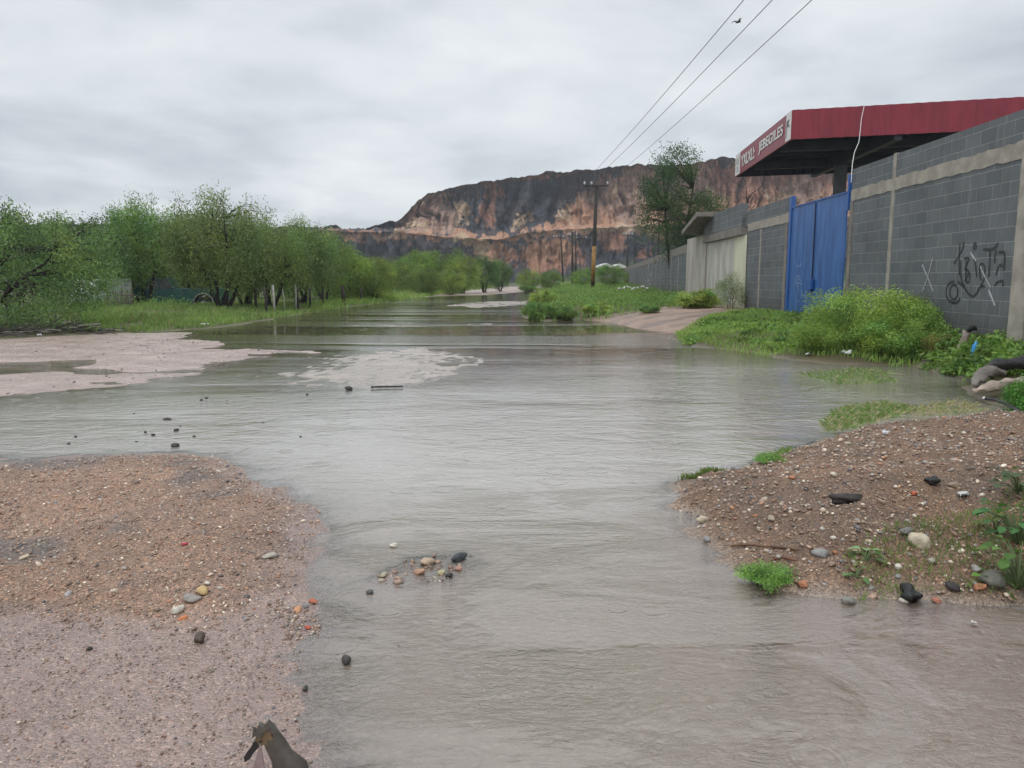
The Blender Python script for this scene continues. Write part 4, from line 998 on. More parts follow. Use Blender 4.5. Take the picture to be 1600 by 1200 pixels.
def van():
    p = A(110, 436, 31.5); z = tz(p.x, 31.5)
    e = empty('white_van', (p.x, 33.5, z - .1), R(92)); tag(e, 'old white van mostly hidden by the leaning tree, left of the picket pen', 'van')
    W_m = simple('van_paint', (.55, .57, .56), (.38, .40, .38), 4, .5, 20, .001)
    b = MB(); b.prism([(-1.9, .3), (-1.95, .8), (-1.5, 1.05), (-1.1, 1.32), (1.9, 1.34), (1.95, .3)], -.62, .62, 'y'); b.build('body', W_m, e, bevel=.05)
    GLS = MATS['dark_glass']
    for sg in (-1, 1):
        b = MB(); b.prism([(-1.25, .85), (-1.0, 1.2), (-.5, 1.22), (-.5, .85)], .622 * sg, .628 * sg, 'y'); b.build('window', GLS, e)
        for xc in (-1.2, 1.2): wheel(e, xc, .56 * sg, .27, .16)
    b = MB(); b.box(-1.958, -1.95, .15, .45, .82, 1.1); b.build('rear_window', GLS, e)
van()
def pen():
    p = A(184, 436, 30.5); z = tz(p.x, 30.5); e = empty('picket_pen', (p.x, 30.5, z), R(-5)); tag(e, 'small enclosure of grey upright sticks between the white van and the pickup', 'pen')
    r = random.Random(4); b = MB()
    WD = simple('weathered_wood', (.16, .145, .11), (.09, .08, .065), 9, .85, 30, .004)
    for k in range(14):
        x = -.48 + k * .072; h = .62 + r.uniform(-.05, .09); b.tube([(x, 0, -.1), (x + r.uniform(-.02, .02), 0, h)], .022, 5)
    b.build('pickets', WD, e)
    b = MB(); b.box(-.52, .52, .025, .05, .15, .19); b.box(-.52, .52, .025, .05, .45, .49); b.build('rail', WD, e)
    b = MB(); b.tube([(.5, .05, -.1), (.52, .05, .75)], .05, 6); b.build('pen_post', WD, e); b = MB(); b.tube([(-.5, .05, -.1), (-.5, .05, .7)], .05, 6); b.build('pen_post', WD, e)
pen()
# fence posts along the left bank
PALE = simple('pale_post', (.52, .50, .43), (.36, .34, .30), 6, .8, 30, .002); DKP = simple('dark_post', (.05, .042, .035), (.03, .025, .02), 6, .8, 30, .004)
POSTS = [(429, 486, 445, PALE, .045, 'pale fence post, left one of the white pair on the bank'), (462, 481, 444, PALE, .045, 'pale fence post, right one of the white pair on the bank'),
         (445, 484, 452, PALE, .02, 'thin pale stake between the two pale posts'), (416, 488, 448, DKP, .05, 'dark leaning post left of the first pale post'), (466, 481, 446, DKP, .06, 'dark post touching the right side of the second pale post'),
         (485, 480, 446, DKP, .05, 'dark post second right of the pale pair'), (505, 478, 447, DKP, .05, 'dark post third right of the pale pair'), (537, 475, 446, DKP, .09, 'thick dark post below the bright rounded shrub'),
         (565, 472, 449, DKP, .05, 'last dark post before the yellow green shrub'), (400, 484, 450, DKP, .06, 'dark post right of the single stout trunk')]
for px, yb, yt, mt, r_, lab in POSTS:
    x, y, z = onT(px, yb + 1); h = A(px, yt, y).z - z; b = MB(); b.tube([(0, 0, -.2), (random.uniform(-.03, .03), 0, h * .5), (random.uniform(-.08, .02), 0, h)], r_, 8)
    o = b.build('fence_post', mt, None, True); o.location = (x, y, z); tag(o, lab, 'fence post', 'posts along the left bank')
# wire fence under the leaning tree
x, y = A(30, 436, 21).x, 21.0; z = tz(x, y); e = empty('wire_fence', (x, y, z)); tag(e, 'low stick and wire fence under the leaning tree at the far left', 'fence')
for k in range(5):
    b = MB(); b.tube([(-.9 + k * .45, 0, -.1), (-.88 + k * .45, 0, .62)], .02, 6); b.build('fence_stake', PALE if k == 2 else MATS['weathered_wood'], e)
b = MB()
for zz_ in (.15, .3, .45, .58): b.tube([(-1.0, .01, zz_), (0, .01, zz_ - .02), (1.0, .01, zz_)], .006, 4)
b.build('fence_wire', MATS['wire'], e)

# ------------------------------------------------------------------ low growth (uncountable): grass and weeds
def scatter_poly(polypx, n, r, z=0.0):
    P = np.array(GP(polypx)); mn = P.min(0); mx_ = P.max(0); out_ = []
    while sum(len(o) for o in out_) < n:
        q = r.uniform(mn, mx_, (n * 2, 2)); out_.append(q[sdist(q[:, 0], q[:, 1], P) > 0])
    return np.concatenate(out_)[:n]
def grass(name, regions, label):
    r = np.random.default_rng(99); Vs = []; Fs = []; Cs = []; off = 0
    for poly, n, hgt, wd, colr, thr in regions:
        q = scatter_poly(poly, n, r)
        dens = fbm(q[:, 0] * .8, q[:, 1] * .8, 131, 3); q = q[dens > thr]; z = terr(q[:, 0], q[:, 1]); k = z > -.012; q = q[k]; z = z[k]; n = len(q)
        hh = hgt * r.uniform(.4, 1.3, n) * (.5 + fbm(q[:, 0] * .6, q[:, 1] * .6, 141, 3)); an = r.uniform(0, 6.28, n); ln = hh * r.uniform(.1, .7, n)
        d = np.stack([np.cos(an), np.sin(an)], 1); s = np.stack([-d[:, 1], d[:, 0]], 1) * (wd * r.uniform(.6, 1.4, n))[:, None]
        b0 = np.concatenate([q - s / 2, z[:, None] - .01], 1); b1 = np.concatenate([q + s / 2, z[:, None] - .01], 1)
        m0_ = np.concatenate([q + d * ln[:, None] * .35 + s * .35, (z + hh * .6)[:, None]], 1); t0 = np.concatenate([q + d * ln[:, None], (z + hh)[:, None]], 1)
        V = np.stack([b0, b1, m0_, t0], 1).reshape(-1, 3); Vs.append(V); Fs.append(np.arange(n * 4).reshape(-1, 4) + off); off += n * 4
        cc = np.array(colr) * (.6 + .8 * fbm(q[:, 0] * 1.5, q[:, 1] * 1.5, 151, 3))[:, None] * r.uniform(.7, 1.35, (n, 1)); dry = (r.random(n) < .08)[:, None]; cc = np.where(dry, np.array((.26, .22, .11)), cc)
        Cs.append(np.repeat(cc, 4, 0))
    me = npmesh(name, np.concatenate(Vs), np.concatenate(Fs), np.concatenate(Cs)); tag(link(name, me, leafmat('leaf')), label, 'grass', kind='stuff')
grass('bank_grass', [
    ([(130, 521), (230, 519), (320, 513), (440, 496), (520, 483), (560, 470), (440, 476), (300, 484), (130, 486)], 30000, .16, .022, (.19, .27, .085), .3),
    ([(-200, 530), (0, 528), (130, 521), (130, 480), (-200, 490)], 9000, .14, .02, (.12, .17, .06), .4),
    ([(500, 486), (600, 473), (700, 459), (700, 452), (560, 462), (500, 472)], 16000, .25, .04, (.20, .29, .08), .25),
    ([(600, 466), (700, 458), (770, 452), (770, 447), (600, 452)], 9000, .4, .06, (.18, .26, .08), .2)], 'short bright grass along the left bank')
grass('verge_grass', [
    ([(1055, 522), (1060, 533), (1130, 547), (1240, 560), (1400, 572), (1500, 574), (1560, 560), (1540, 535), (1330, 500), (1240, 505), (1190, 503), (1110, 512)], 46000, .085, .012, (.26, .37, .10), .2),
    ([(822, 502), (905, 501), (960, 498, .08), (1000, 494, .14), (1100, 487, .22), (1185, 477, .28), (1190, 460, .3), (1060, 452), (940, 452), (850, 455), (835, 480)], 46000, .22, .028, (.19, .29, .085), .2),
    ([(850, 455), (1060, 455), (1000, 446), (850, 446)], 14000, .4, .06, (.19, .28, .085), .2)], 'green grass on the right verge in front of the walls')
grass('mound_grass', [
    ([(1310, 900), (1400, 868), (1500, 850), (1600, 830), (1700, 900), (1600, 945), (1480, 935), (1340, 940)], 2600, .026, .002, (.19, .25, .09), .52),
    ([(1180, 728), (1190, 712), (1240, 703), (1225, 722)], 500, .035, .004, (.17, .25, .08), .3),
    ([(1050, 760), (1110, 742), (1150, 738), (1100, 752)], 500, .03, .004, (.14, .2, .06), 0),
    ([(1500, 640), (1560, 640), (1640, 655), (1640, 700), (1580, 690)], 1300, .06, .005, (.13, .17, .06), .4)], 'sparse grass tufts growing on the gravel mound')
# half drowned grass standing in the water on the right
def drowned():
    r = np.random.default_rng(5); Vs = []; Cs = []
    for poly, n, dry in (([(1250, 585), (1330, 575), (1390, 580), (1400, 598), (1310, 602)], 1100, .15), ([(1285, 660), (1310, 640), (1380, 628), (1440, 640), (1400, 652), (1340, 668), (1290, 676)], 1700, .35), ([(1400, 640), (1500, 625), (1545, 640), (1500, 648), (1430, 650)], 500, .8)):
        q = scatter_poly(poly, n, r); n = len(q); hh = r.uniform(.006, .05, n); an = r.uniform(0, 6.28, n); ln = r.uniform(.02, .09, n)
        d = np.stack([np.cos(an), np.sin(an)], 1); s = np.stack([-d[:, 1], d[:, 0]], 1) * .004; zc_ = np.zeros((n, 1)) - .01
        V = np.stack([np.concatenate([q - s, zc_], 1), np.concatenate([q + s, zc_], 1), np.concatenate([q + d * ln[:, None] * .6 + s * .6, (hh * .8)[:, None]], 1), np.concatenate([q + d * ln[:, None], hh[:, None]], 1)], 1).reshape(-1, 3)
        Vs.append(V); cc = np.where((r.random(n) < dry)[:, None], np.array((.36, .31, .19)), np.array((.16, .24, .07)) * r.uniform(.7, 1.3, (n, 1))); Cs.append(np.repeat(cc, 4, 0))
    V = np.concatenate(Vs); me = npmesh('drowned_grass', V, np.arange(len(V)).reshape(-1, 4), np.concatenate(Cs)); tag(link('drowned_grass', me, leafmat('leaf')), 'flooded grass and straw sticking out of the brown water', 'grass', kind='stuff')
drowned()
def weeds():
    r = np.random.default_rng(17); P = []; sizes = []
    for poly, n, h, sp_ in (([(825, 500), (905, 500), (960, 497, .08), (1000, 493, .14), (1100, 486, .22), (1185, 476, .28), (1190, 460, .3), (1060, 452), (940, 454), (870, 458), (850, 470)], 800, .42, .26),
                            ([(870, 455), (1060, 452), (1000, 445), (870, 446)], 120, .7, .5), ([(1240, 545), (1500, 560), (1545, 548), (1540, 535), (1400, 520), (1240, 520)], 160, .25, .14), ([(1062, 528), (1075, 538), (1200, 552), (1300, 562), (1320, 505), (1240, 508), (1110, 515)], 200, .07, .09),
                            ([W_(5.95, 9.3), W_(6.62, 9.3), W_(6.74, 11.2), W_(6.0, 11.2)], 60, .14, .07), ([W_(6.2, 11.0), W_(6.7, 11.0), W_(6.8, 12.8), W_(6.1, 12.8)], 30, .2, .1), ([(620, 464), (760, 452), (740, 447), (620, 452)], 90, .8, .6), ([(-150, 500), (150, 492), (600, 462), (600, 456), (150, 478), (-150, 480)], 260, .5, .5)):
        q = scatter_poly(poly, n, r); q = q[fbm(q[:, 0] * .4, q[:, 1] * .4, 161, 3) > .38]
        for (x, y), z in zip(q, terr(q[:, 0], q[:, 1])):
            m_ = 130; hh = h * r.uniform(.35, 1.2); s = r.normal(size=(m_, 3)) * np.array([sp_, sp_, hh * .3]); pp = np.array([x, y, z + hh * .45]) + s; pp[:, 2] = np.maximum(pp[:, 2], z + .01); P.append(pp); sizes.append(m_)
    P = np.concatenate(P); V, Fa = leaves(P, .075, .04, r, 0, .3); me = npmesh('weeds', V, Fa, clumpcols(len(sizes), sizes, (.17, .28, .075), r, .45))
    tag(link('weeds', me, leafmat('leaf')), 'low leafy weeds covering the banks', 'weeds', kind='stuff')
weeds()

# countable bushes of the right side
def bush(key, H, W, n, base, leaf=(.042, .018), seed=0, sig=.075, droop=.1):
    return tree_meshes(key, H, W, 7, n, 230, leaf=leaf, base=base, droop=droop, sig=(sig, sig * .9), lowest=.02, trunk_r=.010, seed=seed, trunkc=simple('green_stem', (.10, .14, .05), (.07, .10, .04), 9, .7, 20, 0))
BU = [bush('bush_a', 1.0, 1.9, 90, (.27, .41, .105), seed=31, sig=.095), bush('bush_b', .9, 1.7, 80, (.22, .36, .09), seed=32, sig=.09)]
def putb(name, ms, px, pyb, topy, H0, label, cat='bush', group=None, wide=1.0, rz=0, parts=('stems', 'foliage')):
    x, y, z = onT(px, pyb); s = (A(px, topy, y).z - z) / H0
    return plant(name, ms, (x, y, z), label, cat, group, rz, (s * wide, s * wide, s), parts)
gB = 'bright green bushes before the near block wall'
putb('weed_bush', BU[0], 1352, 548, 448, 1.0, 'tallest bright green bush beside the blue gate, in front of the thin wall column', group=gB, wide=1.25)
putb('weed_bush', BU[1], 1445, 552, 470, .9, 'bright green bush below the white painted cross on the wall', group=gB, wide=1.2, rz=1)
putb('weed_bush', BU[0], 1400, 560, 492, 1.0, 'lower bush at the water edge between the two taller bushes', group=gB, wide=1.5, rz=2)
putb('weed_bush', BU[1], 1290, 548, 503, .9, 'low bush at the left of the bright green group, before the blue gate', group=gB, wide=1.6, rz=3)
YB = bush('yellow_bush', .6, 1.0, 50, (.30, .32, .11), seed=33, sig=.07)
putb('yellow_shrub', YB, 1464, 568, 522, .6, 'small yellowish rounded plant in front of the bright green bushes', group=None)
TUF = bush('tuft', .11, .30, 46, (.22, .36, .10), leaf=(.020, .006), seed=51, sig=.028)
putb('weed_tuft', TUF, 1200, 908, 884, .11, 'fresh green tuft at the water edge below the long brown stick', 'plant', wide=.95)
putb('weed_tuft', TUF, 1205, 722, 710, .11, 'green tuft on the upper left edge of the right mound', 'plant', wide=1.3, rz=2)
WSP = tree_meshes('wispy', 1.6, 1.7, 8, 60, 120, leaf=(.06, .018), base=(.16, .21, .10), droop=.3, sig=(.12, .14), lowest=.02, trunk_r=.012, seed=35)
putb('wispy_shrub', WSP, 1142, 482, 425, 1.6, 'grey green wispy shrub in front of the pale corrugated door', parts=('stems', 'foliage'), wide=.95)
DB = bush('bank_bush', 1.0, 1.6, 42, (.15, .23, .07), leaf=(.085, .038), seed=36, sig=.10)
DB2 = bush('bank_bush_b', 1.0, 1.6, 42, (.28, .36, .10), leaf=(.085, .038), seed=37, sig=.10)
gC = 'bushes at the tip of the right bank'
putb('bank_bush', DB, 840, 500, 471, 1.0, 'dark rounded bush at the water edge on the tip of the right bank', group=gC, wide=1.0)
putb('bank_bush', DB, 880, 500, 478, 1.0, 'grey green bush right of the dark rounded one on the bank tip', group=gC, wide=1.3, rz=2)
putb('bank_bush', DB2, 847, 478, 451, 1.0, 'yellow green taller bush behind the bank tip', group=gC, wide=1.0, rz=1)
putb('bank_bush', DB, 825, 456, 445, 1.0, 'small bush at the far road bend left of the yellow green bush', group=gC, wide=1.6, rz=3)
putb('bank_bush', DB2, 935, 486, 472, 1.0, 'low bright bush midway along the right bank', group=gC, wide=1.5, rz=4)
putb('bank_bush', DB2, 1090, 480, 452, 1.0, 'leafy bush at the foot of the shed pillar', group=gC, wide=1.6, rz=5)
putb('bank_bush', DB, 1015, 489, 476, 1.0, 'low dark bush above the dirt ramp', group=gC, wide=1.6, rz=5.5)

# right edge plants
EP = bush('edge_bush', .5, .8, 60, (.13, .27, .06), leaf=(.035, .018), seed=41, sig=.07)
putb('leafy_plant', EP, 1612, 652, 592, .5, 'lush green plant at the right edge beside the folded sacks', 'plant', wide=.9)
def broadleaf(px, py, r0, label, seed, n=9, ls=.07, colr=(.10, .20, .06)):
    x, y, z = onT(px, py); e = empty('broadleaf_plant', (x, y, z)); tag(e, label, 'plant', 'broad leaved plants on the gravel mound'); r = np.random.default_rng(seed)
    st = MB(); V = []; Fc = []; C_ = []
    for k in range(n):
        an = r.uniform(0, 6.28); rad = r.uniform(.2, 1) * r0; h = r.uniform(.25, 1.1) * r0
        tip = Vector((math.cos(an) * rad, math.sin(an) * rad, h)); st.tube([(0, 0, 0), (tip.x * .5, tip.y * .5, h * .8), tip], [.004, .003, .002], 4, False)
        d = Vector((math.cos(an), math.sin(an), r.uniform(-.4, .25))).normalized(); q = Vector((-math.sin(an), math.cos(an), r.uniform(-.25, .25))); l = ls * r.uniform(.6, 1.2); w_ = l * .42
        up = Vector((0, 0, 1)); pr = []
        for f, wf_ in ((0, .05), (.25, .85), (.5, 1), (.75, .7), (1, .03)):
            cpt = tip + d * l * f - up * .25 * l * f * f
            pr.append((cpt - q * w_ * wf_ + up * .1 * l * wf_, cpt, cpt + q * w_ * wf_ + up * .1 * l * wf_))
        b0 = len(V)
        for a, m_, c_ in pr: V += [a, m_, c_]
        for i in range(4): Fc += [(b0 + 3 * i, b0 + 3 * i + 1, b0 + 3 * i + 4, b0 + 3 * i + 3), (b0 + 3 * i + 1, b0 + 3 * i + 2, b0 + 3 * i + 5, b0 + 3 * i + 4)]
        kcol = np.array(colr) * r.uniform(.6, 1.3); C_ += [kcol] * 15
    st.build('stems', MATS['green_stem'], e, True); me = npmesh('leaves', [tuple(v) for v in V], Fc, np.array(C_), True); link('leaves', me, leafmat('leaf'), e)
broadleaf(1590, 920, .17, 'broad leaved plant at the lower right edge of the mound', 1, 40, .05, (.11, .26, .05))
broadleaf(1590, 850, .17, 'darker broad leaved plant at the right edge above the lowest one', 2, 34, .06, (.07, .17, .05))
broadleaf(1590, 770, .13, 'small dusty plant at the right edge near the mound top', 3, 18, .05, (.09, .13, .06))
broadleaf(1352, 878, .05, 'pale green low leafy plant left of the big cream stone', 4, 9, .055, (.22, .34, .15))
broadleaf(1555, 835, .08, 'small seedling with light leaves right of the big cream stone', 5, 9, .05, (.12, .26, .07))
broadleaf(1338, 903, .04, 'tiny green seedling below the pale leafy plant', 6, 7, .04, (.12, .22, .08))

# ------------------------------------------------------------------ gravel (uncountable) as real pebbles
def ico():
    bm = bmesh.new(); bmesh.ops.create_icosphere(bm, subdivisions=1, radius=1); bm.verts.ensure_lookup_table()
    V = np.array([v.co[:] for v in bm.verts]); Fa = np.array([[v.index for v in f.verts] for f in bm.faces]); bm.free(); return V, Fa
IV, IF = ico()
PAL = np.array([(.20, .13, .09), (.26, .18, .13), (.16, .11, .08), (.42, .34, .26), (.55, .48, .38), (.30, .27, .24), (.13, .125, .13), (.34, .17, .11), (.38, .22, .13), (.30, .20, .145), (.24, .22, .20), (.07, .06, .06)])
PW = np.array([.2, .18, .14, .10, .05, .08, .06, .035, .02, .1, .06, .025]); PW /= PW.sum()
def pebbles(name, regions, label):
    r = np.random.default_rng(3); Vs = []; Cs = []; n0 = 0
    for poly, n, smin, smax, bright in regions:
        q = scatter_poly(poly, n, r); z = terr(q[:, 0], q[:, 1]); k = (z > -.006) | (bright < .2); q = q[k]; z = np.maximum(z[k], -.002); n = len(q)
        s = smin * (smax / smin) ** (r.random(n) ** 3.2); sc3 = np.stack([s * r.uniform(.7, 1.3, n), s * r.uniform(.6, 1.1, n), s * r.uniform(.4, .75, n)], 1)
        an = r.uniform(0, 6.28, n); ca, sa = np.cos(an), np.sin(an)
        v = IV[None] * (1 + r.normal(0, .14, (n, 12, 1))) * sc3[:, None]; x = v[..., 0] * ca[:, None] - v[..., 1] * sa[:, None]; y = v[..., 0] * sa[:, None] + v[..., 1] * ca[:, None]
        tl = r.normal(0, .3, (n, 1)); zz_ = v[..., 2] + x * tl
        V = np.stack([x + q[:, :1], y + q[:, 1:], zz_ + (z + sc3[:, 2] * .25)[:, None]], -1); Vs.append(V.reshape(-1, 3))
        c_ = PAL[r.choice(len(PAL), n, p=PW)] * r.uniform(.7, 1.2, (n, 1)) * bright; Cs.append(np.repeat(c_, 12, 0)); n0 += n
    V = np.concatenate(Vs); Fa = (IF[None] + (np.arange(n0) * 12)[:, None, None]).reshape(-1, 3)
    me = npmesh(name, V, Fa, np.concatenate(Cs), True)
    m = MATS.get('pebble')
    if m is None:
        m, t, p, o = newmat('pebble'); a = N(t, 'ShaderNodeAttribute'); a.attribute_name = 'Col'; g = N(t, 'ShaderNodeNewGeometry')
        L(t, mixc(t, 1.0, a.outputs[0], ramp(t, noise(t, g.outputs['Position'], 60, 3, .6), [(.3, .8), (.7, 1.2)]), 'MULTIPLY'), p.inputs['Base Color']); p.inputs['Roughness'].default_value = .45; MATS['pebble'] = m
    tag(link(name, me, m), label, 'gravel', kind='stuff')
mR = [(1046, 768), (1150, 738), (1240, 704), (1345, 664), (1420, 650), (1545, 643), (1750, 655), (1750, 960), (1600, 948), (1500, 940), (1400, 932), (1330, 936), (1250, 925), (1175, 915), (1130, 858), (1090, 828), (1050, 793)]
mL = [(-60, 740), (200, 712), (345, 715), (400, 752), (505, 800), (490, 842), (470, 910), (440, 960), (300, 992), (150, 985), (-60, 960)]
pebbles('mound_gravel', [(mR, 20000, .0035, .015, 1.3), (mR, 1500, .009, .024, 1.25)], 'brown gravel heap at the right with mixed pebbles and brick bits')
pebbles('shore_gravel', [(mL, 19000, .0026, .009, 1.4), (mL, 900, .006, .018, 1.4),
                         ([(-300, 560), (0, 530), (320, 521), (480, 550), (350, 566), (220, 600), (0, 618), (-300, 640)], 1300, .006, .020, .7),
                         ([(-60, 975), (300, 990), (480, 960), (470, 1060), (495, 1210), (400, 1300), (-60, 1300)], 6500, .0018, .006, 1.1),
                         ([(430, 940), (500, 960), (500, 1000), (440, 1000)], 350, .003, .012, 1.1)], 'reddish gravel spread at the lower left shore')
pebbles('riffle_gravel', [([(500, 930), (600, 890), (650, 865), (730, 862), (745, 882), (690, 908), (610, 915), (540, 940)], 260, .005, .02, 1.15)], 'pebbles breaking the water surface in the middle foreground')

pebbles('shallow_specks', [([(130, 690), (150, 655), (330, 615), (480, 600), (520, 640), (480, 700), (330, 705)], 95, .004, .014, .18), ([(480, 640), (700, 620), (900, 760), (700, 850), (560, 800)], 22, .003, .007, .18),
    ([(500, 850), (760, 840), (720, 1000), (560, 1180), (500, 1100)], 26, .002, .005, .18)], 'tiny dark specks standing out of the shallow water')
# individual stones and scraps
def rock(name, px, py, wpx, colr, label, cat='stone', grp=None, asp=(1, .8, .6), seed=0, rough=.6, sink=.3, jag=.14, rz=None):
    x, y, z = onT(px, py); dist = math.hypot(y, CAM_H); sz = wpx / F * dist / 2 * .88
    z = max(z, 0.0)
    bm = bmesh.new(); bmesh.ops.create_icosphere(bm, subdivisions=3, radius=1); r = np.random.default_rng(seed + int(px))
    ph = r.uniform(0, 6, 9)
    for v in bm.verts:
        c_ = v.co; k = 1 + jag * (math.sin(c_.x * 2.3 + ph[0]) * math.cos(c_.y * 2.9 + ph[1]) + .6 * math.sin(c_.z * 4.1 + ph[2] + c_.x * 3) + .4 * math.sin(c_.y * 7 + ph[3]) * math.sin(c_.x * 6 + ph[4]))
        v.co = Vector((c_.x * asp[0], c_.y * asp[1], c_.z * asp[2])) * k
    bm.transform(Matrix.Scale(sz, 4)); me = bpy.data.meshes.new(name); bm.to_mesh(me); bm.free()
    key = 'stone_%d_%d_%d' % tuple(int(v * 400) for v in colr)
    mt = simple(key, colr, tuple(v * .7 for v in colr), 1.2 / sz, rough, 3 / sz, sz * .12)
    o = link(name, me, mt, None, True, (x, y, z + sz * asp[2] * (1 - sink) * .8)); o.rotation_euler = (r.uniform(-.2, .2), r.uniform(-.2, .2), r.uniform(0, 6) if rz is None else rz)
    tag(o, label, cat, grp); return o
CR = (.52, .44, .32); GY = (.26, .25, .24); DK = (.045, .042, .038); OR = (.42, .18, .095); BRN = (.085, .062, .042); BW = (.60, .55, .46); YL = (.55, .38, .17)
gS = 'stones on the right gravel mound'; gL = 'stones on the left gravel shore'; gW = 'dark lumps lying in the shallow water'; gR = 'stones in the riffle'
